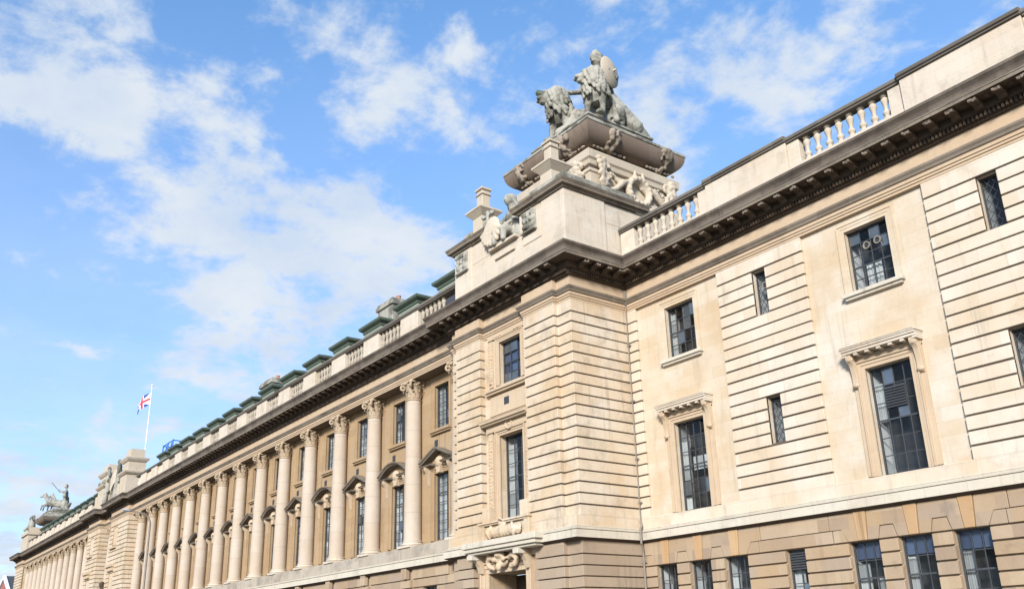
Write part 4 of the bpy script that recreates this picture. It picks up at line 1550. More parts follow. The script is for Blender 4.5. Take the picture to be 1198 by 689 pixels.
# ---- pedestal with the great cove slab
def sq(x0, x1, y0, y1):
    return [(x1, y1), (x1, y0), (x0, y0), (x0, y1)]
PX0, PX1, PY0, PY1 = -29.95, -24.95, -.05, 5.35
SX0, SX1, SY0, SY1 = -30.5, -24.42, -.5, 5.45
mb = MB()
mb.box(PX0 - .1, PX1 + .1, PY0 - .1, PY1 + .1, 16, 19.9)
mb.box(PX0 + .15, PX1 - .15, PY0 + .15, PY1 - .15, 19.9, 21.5)
mb.sweep(sq(PX0 + .15, PX1 - .15, PY0 + .15, PY1 - .15), [(.25, 19.9), (.25, 20.1), (.1, 20.25), (0, 20.3)], True)
mb.sweep(sq(PX0 + .15, PX1 - .15, PY0 + .15, PY1 - .15), [(0, 20.9), (.06, 20.92), (.06, 21.08), (0, 21.1), (0, 21.18), (.1, 21.22), (.14, 21.42), (.22, 21.5), (.25, 21.85), (.1, 21.98), (-.2, 22.1), (-1, 22.1)], True)
ped = mb.obj('statue_pedestal', M['pedestal'], G, bevel=.015)
mb = MB()
hull = [(-2.2, 22.1)]
pr = []
for i in range(11):
    a = R(9 * i)
    pr.append((-.78 + .80 * math.sin(a), 22.12 + .80 * (1 - math.cos(a))))
mb.sweep(sq(SX0, SX1, SY0, SY1), [(-2.0, 22.1)] + pr, True)
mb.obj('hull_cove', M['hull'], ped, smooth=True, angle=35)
mb = MB()
mb.sweep(sq(SX0, SX1, SY0, SY1), [(.0, 22.90), (.06, 22.94), (.06, 23.05), (0, 23.1), (-.95, 23.12), (-.95, 23.6), (-1.0, 23.62), (-1.0, 24.04), (-.93, 24.06), (-.93, 24.15), (-3.0, 24.16)], True)
mb.obj('slab_top', M['greystone'], ped)
def swag(x, y, nx_, ny_):
    mb = MB()
   
    """carved bracket of foliage hung over the cove"""
    rn = random.Random(int(x * 7 + y * 13))
    for k in range(34):
        a = R(rn.uniform(2, 92))
        p = -.78 + .86 * math.sin(a)
        z = 22.10 + .84 * (1 - math.cos(a))
        w = .30 * rn.uniform(-1, 1) * (.6 + .4 * math.sin(a))
        q = rn.uniform(.06, .15)
        mb.ell((x + nx_ * p + ny_ * w, y + ny_ * p + nx_ * w, z), (q, q, q * rn.uniform(.6, 1.5)), n=7, m=5)
    for s in (-1, 1):
        mb.tube([(x + nx_ * .02 + ny_ * s * (.2 + .1 * math.cos(i * .7)), y + ny_ * .02 + nx_ * s * (.2 + .1 * math.cos(i * .7)), 22.75 + .14 * math.sin(i * .7)) for i in range(9)], .06, 6)
    mb.obj('carved_swag', M['swag'], ped, remesh=.04, rough=.03)
SW = M['swag']
for t in (.27, .80):
    swag(SX1, SY0 + (SY1 - SY0) * t, 1, 0)
    swag(SX1 - (SX1 - SX0) * t, SY0, 0, -1)
mb = MB()
for s in range(18):
    t = s / 17
    if abs(t - .5) > .12:
        mb.ell((PX1 + .04, PY0 + .3 + (PY1 - PY0 - .6) * t + random.uniform(-.1, .1), 22.08), (.08, random.uniform(.08, .2), .07), n=7, m=5)
        mb.ell((PX0 + .3 + (PX1 - PX0 - .6) * t + random.uniform(-.1, .1), PY0 - .04, 22.08), (random.uniform(.08, .2), .08, .07), n=7, m=5)
mb.obj('leaf_band', M['swag'], ped, remesh=.04, rough=.03)
# wreath, ribbons and corner drops on the pedestal faces
mb = MB()
xw, yw, zw = PX1 + .02, 2.75, 20.55
mb.tube([(xw + .05, yw + .62 * math.cos(a * .3927), zw + .62 * math.sin(a * .3927)) for a in range(17)], .17, 8)
for k in range(16):
    a = k * .3927
    mb.ell((xw + .15, yw + .62 * math.cos(a), zw + .62 * math.sin(a)), (.13, .13, .13), n=7, m=5)
for s in (-1, 1):
    mb.tube([(xw + .05, yw + s * .5, zw + .4), (xw + .1, yw + s * 1.0, zw + .15), (xw + .1, yw + s * 1.4, zw - .25), (xw + .05, yw + s * 1.9, zw - .5)], [.12, .16, .13, .06])
    mb.tube([(xw + .05, yw + s * .3, zw - .6), (xw + .1, yw + s * .7, zw - .8), (xw + .1, yw + s * 1.2, zw - .6)], [.12, .12, .05])
    mb.tube([(xw + .1, yw + s * .3, zw + .5), (xw + .15, yw + s * .2, zw + 1.0)], [.12, .06])
for (x, y, nx_, ny_) in ((PX1 - .05, .75, 1, 0), (PX1 - .75, PY0 + .1, 0, -1), (PX1 - .05, 4.6, 1, 0)):
    for (dt, dz_, r_) in ((0, .05, .30), (.12, -.42, .24), (-.1, -.8, .18)):
        mb.tube([(x + nx_ * .12 + abs(ny_) * (dt + r_ * (1 - q / 16) * math.cos(q * .62)), y + ny_ * .12 + abs(nx_) * (dt + r_ * (1 - q / 16) * math.cos(q * .62)), 21.15 + dz_ + r_ * (1 - q / 16) * math.sin(q * .62)) for q in range(14)], [.10 - .004 * q for q in range(14)], 6)
    for q in range(16):
        a, rr = random.uniform(0, 6.28), random.uniform(.1, .42)
        mb.ell((x + nx_ * .1 + abs(ny_) * rr * math.cos(a), y + ny_ * .1 + abs(nx_) * rr * math.cos(a), 20.9 + rr * 1.6 * math.sin(a)), (.09, .09, .07), n=6, m=5)
for q in range(26):
    t = q / 25
    mb.ell((PX1 - .05, 1.2 + 2.9 * t, 21.05 - .35 * math.sin(t * math.pi * 2) ** 2 + random.uniform(-.04, .04)), (.12, .1, random.uniform(.06, .12)), n=6, m=5)
for (x, y) in ((PX1 + .05, .55), (PX1 - 1.0, PY0 - .02), (PX1 + .05, 4.9)):
    for k in range(6):
        r_ = .26 - .022 * k
        for q in range(4):
            a = random.random() * 6.28
            mb.ell((x + (r_ * .6 * math.cos(a) if y < 0 else .05), y + (.0 if y < 0 else r_ * .6 * math.cos(a)), 21.5 - k * .22 + .1 * math.sin(a)), (r_ * .6, r_ * .6, .13), n=7, m=5)
mb.obj('carved_wreath', M['pedestal'], ped, remesh=.045, rough=.04)

# ------------------------------------------------------------------ central block of the range
mb = MB()
for (a, b_) in ((-92.4, -86.0), (-102.0, -97.0)):
    mb.box(a + .1, b_ - .1, YP + .1, 2, 0, 14.0)
mb.box(-97.2, -92.2, .6, 2, 0, 14)
mb.obj('portico_wall', M['pavilion'], G)
for PIER in ((-92.4, -86.0), (-102.0, -97.0)):
  mb = MB()
  def csegs(za, zb):
    out = []
    zm = (za + zb) / 2
    for (a, b_) in (PIER,):
        l, r = (a + 1.2, a + 2.9)
        hole = (11.5 < zm < 13.2) or (6.2 < zm < 9.1)
        if hole:
            out += [rect(a, l, YP, YP + .2), rect(r, b_, YP, YP + .2)]
        else:
            out.append(rect(a, b_, YP, YP + .2))
        out.append(rect(b_ - .2, b_, YP + .2, .6))
        out.append(rect(a, a + .2, YP + .2, 0))
    return out
  courses(mb, csegs)
  mb.obj('portico_rustication', M['pavilion'], G, bevel=.018)
for (a, b_) in ((-92.4, -86.0), (-102.0, -97.0)):
    l, r = a + 1.2, a + 2.9
    window(l, r, 11.5, 13.2, YP + .13, 3, 4)
    window(l, r, 6.2, 9.1, YP + .13, 3, 6)
    mb = MB()
    mb.box(l - .3, r + .3, YP - .35, YP + .1, 9.5, 9.75)
    mb.box(l - .2, r + .2, YP - .2, YP + .1, 9.15, 9.5)
    mb.box(l - .2, r + .2, YP - .2, YP + .1, 11.2, 11.35)
    mb.obj('window_hood', M['frame'], G)
mb = MB()
mb.box(-102, -86, YP - .02, YP + .25, 0, 5.04)
mb.box(-102.05, -85.95, YP - .1, YP + .25, 5.455, 5.845)
mb.box(-97, -92.4, -1.6, .5, 0, 5.9)
mb.obj('portico_base', M['tan'], G)
for x in (-93.4, -95.9):
    dup(c0, G, (x - cols_x[0], .35, 0))
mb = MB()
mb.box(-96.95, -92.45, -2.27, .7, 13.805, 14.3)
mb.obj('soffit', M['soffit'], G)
# attic towers joined by an arch
mb = MB()
def tower(x0, x1):
    y0, y1 = -2.55, -.75
    mb.box(x0, x1, y0, y1, 15.6, 18.3)
    mb.sweep(sq(x0, x1, y0, y1), [(0, 18.2), (.1, 18.25), (.25, 18.4), (.3, 18.55), (0, 18.62), (-.3, 18.62)], True)
    mb.box(x0 + .1, x1 - .1, y0 + .1, y1 - .1, 18.5, 19.6)
    mb.sweep(sq(x0 + .1, x1 - .1, y0 + .1, y1 - .1), [(0, 19.5), (.1, 19.55), (.25, 19.75), (.3, 19.9), (0, 20.0), (-.4, 20.02)], True)
    mb.box(x0 + .25, x1 - .25, y0 + .25, y1 - .25, 19.9, 20.8)
    mb.box(x0 - .25, x0 + .5, y0 - .15, y0 + .5, 15.6, 17.6)
for t_ in ((-92.4, -90.1), (-101.6, -98.9)):
    mb = MB()
    tower(*t_)
    mb.obj('attic_tower', M['pedestal'], G, bevel=.02)
mb = MB()
# arch
pts = []
for i in range(13):
    a = math.pi * i / 12
    pts.append((-95.6 + 2.2 * math.cos(a), 16.3 + 2.0 * math.sin(a)))
poly = [(-92.5, 15.7), (-92.5, 19.2), (-94.0, 20.2), (-97.2, 20.2), (-98.8, 19.2), (-98.8, 15.7)] + pts[::-1]
for i in range(12):
    (ax, az), (bx, bz) = pts[i], pts[i + 1]
    mb.prism([(ax, az), (bx, bz), (-95.6 + (bx + 95.6) * 1.4, 15.7 + (bz - 15.7) * 1.55), (-95.6 + (ax + 95.6) * 1.4, 15.7 + (az - 15.7) * 1.55)], 'y', -2.3, -1.2)
mb.obj('attic', M['parapet'], G, bevel=.02)
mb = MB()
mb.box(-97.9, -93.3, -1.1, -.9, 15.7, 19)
mb.obj('arch_recess', M['soot_shade'], G)  # dark panel: the arch opening's shade put into its colour
mb = MB()
for x in (-93.6, -97.8):
    mb.cap((x, -2.45, 17.6), (x, -2.45, 19.5), .32, .26)
    mb.ell((x, -2.5, 20.0), (.22, .22, .27))
    mb.cap((x, -2.5, 19.4), (x + .4, -2.7, 18.7), .15, .11)
    mb.cap((x, -2.5, 17.7), (x - .1, -2.6, 16.6), .3, .24)
    for q in range(9):
        mb.ell((x + random.gauss(0, .22), -2.5, 16.4 + q * .42), (.17, .17, .2))
for x in (-99.3, -100.4, -101.4):
    mb.ell((x, -2.5, 18.9), (.2, .2, .3))
mb.obj('carved_ornament', M['greystone'], G, remesh=.08, rough=.06)

# ------------------------------------------------------------------ west colonnade and end pavilion
mb = MB()
mb.wall(-142.7, -101.9, 0, 14.2, YW, [], .2)
mb.box(-142.6, -102.05, YC - .08, YW + .03, 5.455, 5.95)
mb.box(-142.6, -102.05, YC, YW, 0, 5.04)
mb.obj('colonnade_wall', M['warm'], G)
for x in wcols:
    dup(c0, G, (x - cols_x[0], 0, 0))
for i in range(len(wcols) - 1):
    c = (wcols[i] + wcols[i + 1]) / 2
    window(c - .6, c + .6, 11.2, 13.3, YW - .02, 3, 5, interior=.015)
    window(c - .6, c + .6, 6.15, 9.15, YW - .02, 3, 7, interior=.015)
mb = MB()
mb.box(-148.1, -142.7, YP + .1, 13.9, 0, 14)
mb.box(-148.25, -142.55, YP - .1, 2, 5.455, 5.845)
mb.obj('pavilion_wall', M['pavilion'], G)
mb = MB()
courses(mb, lambda a, b_: [rect(-148.2, -142.6, YP, YP + .2)])
mb.obj('pavilion_rustication', M['pavilion'], G, bevel=.018)
mb = MB()
mb.box(-147.9, -143.0, YP + .2, 1.5, 15.6, 18.3)
mb.box(-148.1, -142.8, YP + .0, 1.5, 18.3, 18.75)
mb.box(-147.6, -143.3, YP + .4, 1.4, 18.75, 19.4)
mb.obj('attic', M['pedestal'], G, bevel=.02)
# the far pedestal with its own cove slab
fx, fy = -139.8, 0.6
mb = MB()
mb.box(fx - 2.4, fx + 2.4, fy - 2.2, fy + 2.4, 16, 18.00)
mb.box(fx - 1.9, fx + 1.9, fy - 1.8, fy + 1.9, 18.00, 19.40)
mb.sweep(sq(fx - 1.9, fx + 1.9, fy - 1.8, fy + 1.9), [(0, 18.00), (.3, 18.00), (.3, 18.25), (0, 18.45)], True)
pd2 = mb.obj('statue_pedestal', M['greystone'], G)
mb = MB()
mb.sweep(sq(fx - 1.9, fx + 1.9, fy - 1.8, fy + 1.9), [(0, 19.30)] + [(-.1 + 1.0 * math.sin(R(15 * i)), 19.40 + .75 * (1 - math.cos(R(15 * i)))) for i in range(7)], True)
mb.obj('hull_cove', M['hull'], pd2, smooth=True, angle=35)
mb = MB()
mb.sweep(sq(fx - 1.9, fx + 1.9, fy - 1.8, fy + 1.9), [(.9, 20.15), (.95, 20.20), (.95, 20.35), (.3, 20.40), (.1, 21.00), (.2, 21.02), (.2, 21.15), (-.1, 21.20), (-2, 21.22)], True)
mb.obj('slab_top', M['greystone'], pd2)

# ------------------------------------------------------------------ statues
STONE = M['greystone']


def lion(name, at, yaw, label, head_turn=0, scale=1.0):
    """standing lion, chest to -y before the turn; one continuous carved body"""
    mb = MB()
    # trunk, sloping to low haunches
    mb.cap((0, -.40, 1.42), (0, .85, 1.02), .52, .42, 14)
    mb.ell((0, -.52, 1.40), (.54, .48, .62))
    mb.ell((0, .95, .95), (.48, .52, .55))
    # front legs with elbow, wrist and toes
    for s, dy in ((-1, -.12), (1, .10)):
        mb.cap((s * .38, -.60, 1.3), (s * .36, -.66 + dy, .75), .27, .17)
        mb.cap((s * .36, -.66 + dy, .75), (s * .36, -.72 + dy, .2), .16, .14)
        mb.ell((s * .36, -.84 + dy, .13), (.2, .28, .14))
        for q in (-1, 0, 1):
            mb.ell((s * .36 + q * .11, -1.03 + dy, .1), (.06, .1, .09), n=7, m=5)
    # hind legs: thigh, hock, shank
    for s, dy in ((-1, .1), (1, -.05)):
        mb.ell((s * .38, .92 + dy, .82), (.26, .46, .50))
        mb.cap((s * .42, .68 + dy, .62), (s * .42, 1.12 + dy, .42), .20, .14)
        mb.cap((s * .42, 1.12 + dy, .42), (s * .42, 1.02 + dy, .14), .13, .12)
        mb.ell((s * .42, .85 + dy, .12), (.18, .30, .13))
    # tail
    mb.tube([(0, 1.35, .95), (0.1, 1.6, .7), (.25, 1.62, .35), (.45, 1.4, .16)], [.11, .08, .08, .13])
    # neck and mane in overlapping locks
    mb.cap((0, -.48, 1.6), (0, -.72, 2.15), .56, .46, 14)
    T = Matrix.Rotation(R(head_turn), 3, 'Z')
    def hp(p):
        v = T @ Vector((p[0], p[1] + .75, 0))
        return (v.x, v.y - .75, p[2])
    rnd = random.Random(5)
    for row in range(5):
        for k in range(13):
            a = (k + .5 * (row % 2)) * 6.283 / 13 + rnd.uniform(-.1, .1)
            t = 1 - row / 4
            rr = .60 - .12 * t
            z = 1.38 + .98 * t
            yy = -.5 - .26 * t
            p0 = Vector((rr * math.cos(a), yy + rr * math.sin(a) * .95, z))
            p1 = Vector((rr * 1.10 * math.cos(a + .12), yy + rr * 1.08 * math.sin(a + .12), z - .26))
            mb.cap(p0, p1, .13, .075, 7)
    # head: skull, muzzle, jaw, brow, nose, ears
    mb.ell(hp((0, -.95, 2.28)), (.38, .42, .38))
    mb.cap(hp((0, -1.1, 2.22)), hp((0, -1.34, 2.14)), .29, .25)
    mb.ell(hp((0, -1.36, 1.96)), (.19, .2, .10))
    mb.ell(hp((0, -1.56, 2.26)), (.11, .07, .07))
    for s in (-1, 1):
        mb.ell(hp((s * .17, -1.24, 2.43)), (.11, .12, .07))
        mb.ell(hp((s * .12, -1.55, 2.12)), (.12, .13, .10))
        mb.ell(hp((s * .31, -.85, 2.56)), (.11, .08, .13))
        mb.cap(hp((s * .36, -.85, 2.4)), hp((s * .42, -.8, 1.8)), .2, .22)
    for k in range(26):
        a = rnd.uniform(-.3, 3.44)
        mb.cap(hp((.44 * math.cos(a), -.78, 2.3 + .38 * math.sin(a))), hp((.56 * math.cos(a), -.62, 2.2 + .44 * math.sin(a))), .10, .07, 6)
    o = mb.obj(name, STONE, remesh=.032, rough=.025)
    o.location = at
    o.rotation_euler = (0, 0, R(yaw))
    o.scale = (scale,) * 3
    return tag(o, label, 'lion statue')


ZL = 24.15
lion('stone_lion', (-25.7, 1.7, ZL), 14, 'weathered stone lion at the corner of the slab, standing beside the shield bearer', -44, 0.95)
lion('stone_lion', (-28.0, 1.7, ZL), -2, 'weathered stone lion looking out to the left, below the bronze spear', -30, 1.06)


def warrior(at, label, yaw=0, s=1.0):
    """robed warrior woman with helmet; arms bent, one hand on a spear, one behind a shield"""
    e = empty('statue', at, label, 'statue')
    mb = MB()
    def ad(*a):
        return tuple(a)
    # robe: long skirt, torso, cloak
    mb.lathe([(.62, 0), (.55, .5), (.44, 1.1), (.34, 1.55), (.30, 1.75)], (0, 0, 0), 16)
    mb.ell((0, -.02, 2.05), (.40, .28, .48))
    mb.ell((0, -.12, 2.2), (.34, .24, .26))
    mb.cap((-.4, 0, 2.38), (.4, 0, 2.38), .17)
    mb.cap((0, .2, 2.3), (0, .55, .5), .3, .45)
    rnd = random.Random(3)
    for k in range(18):
        a = k * .349
        mb.cap((.38 * math.cos(a), .38 * math.sin(a) * .9, 1.5), (.6 * math.cos(a + .1), .6 * math.sin(a + .1) * .9, .1), .055, .09, 6)
    # neck, head, face, helmet crest, hair
    mb.cap((0, -.02, 2.45), (0, -.04, 2.72), .13, .12)
    mb.ell((0, -.06, 2.92), (.19, .22, .26))
    mb.ell((0, -.28, 2.88), (.035, .06, .06))
    for q in (-1, 1):
        mb.ell((q * .08, -.25, 2.96), (.05, .03, .03))
        mb.ell((q * .2, -.04, 2.9), (.04, .06, .08))
    mb.ell((0, -.25, 2.79), (.08, .04, .025))
    mb.ell((0, -.02, 3.04), (.24, .28, .2))
    mb.tube([(0, -.22, 3.16), (0, -.05, 3.3), (0, .2, 3.22), (0, .36, 2.98)], [.06, .08, .08, .05])
    mb.cap((0, .16, 2.9), (0, .24, 2.4), .17, .2)
    # right arm (towards -x) reaching down to the spear
    mb.cap((-.44, -.02, 2.36), (-.62, -.22, 1.85), .15, .12)
    mb.cap((-.62, -.22, 1.85), (-.66, -.66, 1.6), .12, .08)
    mb.ell((-.67, -.74, 1.58), (.10, .08, .11))
    for q in range(4):
        mb.cap((-.72, -.70 - .04 * q, 1.64), (-.62, -.74 - .04 * q, 1.52), .03, .026, 6)
    # left arm behind the shield
    mb.cap((.44, -.02, 2.36), (.66, .1, 1.95), .15, .12)
    mb.cap((.66, .1, 1.95), (.66, -.28, 2.0), .12, .08)
    mb.ell((.68, -.36, 2.02), (.09, .1, .1))
    body = mb.obj('body', STONE, None, remesh=.03, rough=.02)
    body.parent = e
    # the low car she stands in, half hidden by drapery
    mb = MB()
    mb.ell((-.65, .0, .35), (.55, .7, .75))
    mb.cap((-.9, -.5, .5), (-.7, .3, 1.25), .30, .28)
    mb.cap((-.9, -.6, .3), (-1.1, -.9, .1), .25, .2)
    mb.cap((.25, .3, 1.2), (.62, 1.0, .35), .34, .36)
    mb.cap((.62, 1.0, .35), (.7, 1.5, .1), .34, .22)
    mb.tube([(-.75, .45 * math.cos(q * .5236) - .2, .55 + .55 * math.sin(q * .5236)) for q in range(13)], .09, 7)
    rn = random.Random(9)
    for k in range(16):
        x = rn.uniform(-.9, .6)
        mb.cap((x, rn.uniform(-.3, .6), rn.uniform(.7, 1.2)), (x + rn.uniform(-.2, .2), rn.uniform(-.5, .9), .1), .09, .13, 6)
    cr = mb.obj('chariot', STONE, None, remesh=.035, rough=.03)
    cr.parent = e
    mb = MB()
    T = Matrix.Rotation(R(90), 3, 'Y') @ Matrix.Rotation(R(-8), 3, 'X')
    mb.lathe([(.03, .24), (.05, .12), (.26, .10), (.50, .03), (.57, -.02), (.57, -.06), (.5, -.04), (.1, .02)], (.62, -.12, 2.08), 28, T, cap=False)
    sh = mb.obj('shield', M['pedestal'], None, smooth=True)
    sh.parent = e
    e.rotation_euler = (0, 0, R(yaw))
    e.scale = (s,) * 3
    return e


warrior((-26.35, 2.15, ZL), 'weathered stone warrior woman in a helmet holding a round shield between the two lions', 10, 1.36)
# bronze spear held across the left lion
mb = MB()
sp0, sp1 = Vector((-27.2, .9, 25.75)), Vector((-28.7, .25, 26.95))
mb.tube([sp0, sp0.lerp(sp1, .6), sp0.lerp(sp1, .72), sp1.lerp(sp0, .02), sp1], [.06, .07, .17, .14, .03], 8)
tag(mb.obj('bronze_spear', M['bronze'], smooth=True), 'green bronze spear head slanting over the left lion of the roof group', 'spear')

# seated figure between the attic blocks
mb = MB()
fx_, fy_, fz_ = -27.55, -2.5, 17.68
mb.cap((fx_ + .1, fy_ + .25, fz_ + .5), (fx_ + .15, fy_ + .2, fz_ + 1.35), .36, .32)
mb.ell((fx_ + .15, fy_ + .1, fz_ + 1.35), (.42, .28, .3))
mb.cap((fx_ + .15, fy_ + .1, fz_ + 1.6), (fx_ + .12, fy_ + .05, fz_ + 1.85), .14)
mb.ell((fx_ + .1, fy_ - .02, fz_ + 2.1), (.23, .25, .29))
mb.ell((fx_ + .1, fy_ - .27, fz_ + 2.06), (.04, .06, .06))
mb.ell((fx_ + .1, fy_ + .04, fz_ + 2.22), (.26, .28, .17))
for k in range(9):
    a = R(20 + 40 * k)
    mb.cap((fx_ + .1 + .22 * math.cos(a), fy_ + .05 + .2 * math.sin(a), fz_ + 2.2), (fx_ + .12 + .28 * math.cos(a), fy_ + .16 + .22 * abs(math.sin(a)), fz_ + 1.72), .08, .06, 6)
mb.cap((fx_ + .3, fy_ + .2, fz_ + 1.5), (fx_ + .75, fy_ + .1, fz_ + .3), .25, .35)
mb.cap((fx_ - .2, fy_ - .1, fz_ + .55), (fx_ - .25, fy_ - .55, fz_ + .5), .26, .2)
mb.cap((fx_ - .25, fy_ - .55, fz_ + .5), (fx_ - .25, fy_ - .6, fz_ + .06), .18, .13)
mb.cap((fx_ + .3, fy_ - .1, fz_ + .55), (fx_ + .35, fy_ - .55, fz_ + .5), .26, .2)
mb.cap((fx_ + .35, fy_ - .55, fz_ + .5), (fx_ + .38, fy_ - .6, fz_ + .06), .18, .13)
mb.cap((fx_ + .5, fy_ + .1, fz_ + 1.45), (fx_ + .6, fy_ - .15, fz_ + .95), .14, .1)
mb.cap((fx_ + .6, fy_ - .15, fz_ + .95), (fx_ + .4, fy_ - .5, fz_ + .7), .1, .08)
mb.cap((fx_ - .25, fy_ + .1, fz_ + 1.45), (fx_ - .6, fy_ - .1, fz_ + 1.1), .14, .1)
mb.cap((fx_ - .6, fy_ - .1, fz_ + 1.1), (fx_ - .85, fy_ - .3, fz_ + 1.35), .1, .08)
for k in range(8):
    a = k * .6
    mb.cap((fx_ + .1 + .3 * math.cos(a), fy_ + .2 * math.sin(a), fz_ + 1.0), (fx_ + .1 + .5 * math.cos(a), fy_ - .1 + .35 * math.sin(a), fz_ + .1), .1, .14, 7)
fig = empty('statue', (fx_, fy_, fz_), 'weathered stone seated figure with a fluted shield on the ledge between the attic blocks', 'statue')
setp(mb.obj('body', STONE, None, remesh=.04, rough=.05), fig)
mb = MB()
for k in range(9):
    a = R(200 + 17 * k)
    mb.cap((fx_ - .35, fy_ - .62, fz_ + .95), (fx_ - .45 + .72 * math.cos(a), fy_ - .6, fz_ + .95 + .85 * math.sin(a)), .12, .13, 7)
mb.ell((fx_ - .42, fy_ - .6, fz_ + .75), (.62, .12, .6))
setp(mb.obj('shield', M['parapet'], None, remesh=.04, rough=.02), fig)
mb = MB()
cx_, cy_, cz_ = fx_ - 1.05, fy_ - .35, fz_ + 1.75
mb.cap((cx_, cy_, cz_ - .75), (cx_, cy_, cz_), .1, .09)
mb.cap((cx_ - .22, cy_, cz_ - .02), (cx_ + .22, cy_, cz_ - .02), .07)
mb.ell((cx_ - .32, cy_, cz_ + .02), .12)
mb.ell((cx_ + .32, cy_, cz_ + .02), .12)
mb.ell((cx_, cy_, cz_ + .12), .11)
mb.ell((cx_, cy_, cz_ - .6), (.2, .16, .16))
setp(mb.obj('staff', M['greystone'], None, remesh=.035), fig)

# far roof group: sea figure with horses
fz = 21.22
mb = MB()
def horse(x, y, z, yaw):
    T = Matrix.Rotation(R(yaw), 3, 'Z')
    def q(a, b_, c_):
        v = T @ Vector((a, b_, 0))
        return (x + v.x, y + v.y, z + c_)
    mb.cap(q(0, -.5, 1.2), q(0, .8, 1.0), .5, .5)
    mb.cap(q(0, -.8, 1.5), q(0, -1.3, 2.2), .34, .24)
    mb.cap(q(0, -1.3, 2.3), q(0, -1.85, 2.05), .22, .13)
    mb.ell(q(0, -1.2, 2.5), (.1, .1, .16))
    for s in (-1, 1):
        mb.cap(q(s * .3, -.7, 1.0), q(s * .3, -1.4, .8), .18, .12)
        mb.cap(q(s * .3, -1.4, .8), q(s * .3, -1.5, .25), .12, .1)
    for k in range(6):
        mb.cap(q(0, -.75 - .09 * k, 1.8 + .13 * k), q(.08, -.6 - .09 * k, 1.65 + .13 * k), .12, .08)
horse(fx - .5, fy - .3, fz + .1, -50)
horse(fx - .2, fy - 1.0, fz, -35)
mb.cap((fx + .9, fy + .2, fz + .2), (fx + 1.0, fy + .2, fz + 1.7), .6, .42)
mb.ell((fx + 1.0, fy + .1, fz + 2.3), (.45, .35, .6))
mb.cap((fx + 1.0, fy + .1, fz + 2.8), (fx + 1.0, fy + .1, fz + 3.1), .15)
mb.ell((fx + 1.0, fy + .05, fz + 3.35), (.26, .28, .32))
mb.cap((fx + .65, fy, fz + 2.6), (fx - .2, fy - .3, fz + 2.8), .18, .13)
mb.cap((fx - .2, fy - .3, fz + 2.8), (fx - .8, fy - .5, fz + 3.1), .13, .09)
mb.cap((fx + 1.4, fy, fz + 2.6), (fx + 1.9, fy - .2, fz + 2.0), .18, .12)
mb.ell((fx + 1.9, fy - .2, fz + 1.95), (.3, .25, .3))
mb.cap((fx + 1.5, fy + .4, fz + .4), (fx + 2.1, fy + .6, fz + .9), .3, .2)
mb.box(fx - 1.6, fx + 1.9, fy - 1.4, fy + 1.4, fz - .02, fz + .25)
hs = empty('statue', (fx, fy, fz), 'far grey stone roof group of rearing horses and a figure with outstretched arm', 'statue')
setp(mb.obj('body', STONE, None, remesh=.06, rough=.05), hs)
HS = hs
mb = MB()
mb.tube([(fx - .4, fy - .4, fz + 2.7), (fx - 2.6, fy - 1.2, fz + 4.3)], .04, 6)
setp(mb.obj('trident', M['bronze'], None), hs)
HS.scale = (1.05, 1.05, 1.05)
# seated figures on the end pavilion
for (x, y, z, lb) in ((-147.0, -2.0, 19.4, 'small grey stone figure seated on the outermost corner of the far attic'),
                      (-143.9, -2.2, 19.2, 'small grey stone figure seated between the far corner figure and the horse group')):
    mb = MB()
    mb.cap((x, y, z), (x, y, z + 1.2), .5, .36)
    mb.ell((x, y, z + 1.7), (.26, .26, .3))
    mb.cap((x - .2, y - .3, z + .3), (x - .5, y - .6, z), .3, .2)
    mb.cap((x + .3, y, z + 1.1), (x + .8, y - .3, z + 1.5), .14, .1)
    mb.ell((x + .85, y - .3, z + 1.6), .2)
    tag(mb.obj('seated_statue', STONE, remesh=.07, rough=.06), lb, 'statue')

# statue over the central portico
mb = MB()
x, y, z = -95.0, -2.3, 5.95
mb.cap((x, y, z), (x + .05, y, z + 1.2), .6, .5)
mb.ell((x, y - .1, z + 1.6), (.5, .4, .5))
mb.ell((x - .05, y - .2, z + 2.3), (.28, .3, .32))
mb.cap((x + .4, y, z + 1.7), (x + .8, y - .4, z + 1.1), .17, .12)
mb.cap((x - .4, y, z + 1.7), (x - .8, y - .3, z + 1.2), .17, .12)
mb.cap((x - .2, y - .2, z + .6), (x - .3, y - .8, z + .2), .3, .2)
tag(mb.obj('portico_statue', M['soot_shade'], remesh=.06, rough=.06), 'dark stone figure seated in the central recess in front of the paired columns', 'statue')

# ------------------------------------------------------------------ flag on its pole
fe = empty('flagpole', (-98.6, 1.0, 18.0), 'white flagpole flying a red white and blue union flag above the central block', 'flagpole')
mb = MB()
mb.tube([(-98.6, 1.0, 18.0), (-98.6, 1.0, 24), (-98.6, 1.0, 29.6)], [.065, .055, .035], 10)
mb.ell((-98.6, 1.0, 29.7), .12)
setp(mb.obj('pole', M['white'], None, smooth=True), fe)
FW, FH, NX, NZ = 2.4, 1.3, 60, 30
def fcol(u, v):
    x, z = (u - .5) * 2, (v - .5)          # 2:1 flag in half-units: x -1..1, z -.5..5
    if abs(x) < .1 or abs(z) < .1:
        return 0
    if abs(x) < .1667 or abs(z) < .1667:
        return 1
    d1 = (z - x * .5) / math.hypot(1, .5)
    d2 = (z + x * .5) / math.hypot(1, .5)
    for d, s in ((d1, 1 if x > 0 else -1), (d2, -1 if x > 0 else 1)):
        if abs(d) < .1:
            dd = d * s
            if -.067 < dd < 0:
                return 0
            return 1
    return 2
mb = MB()
vs = []
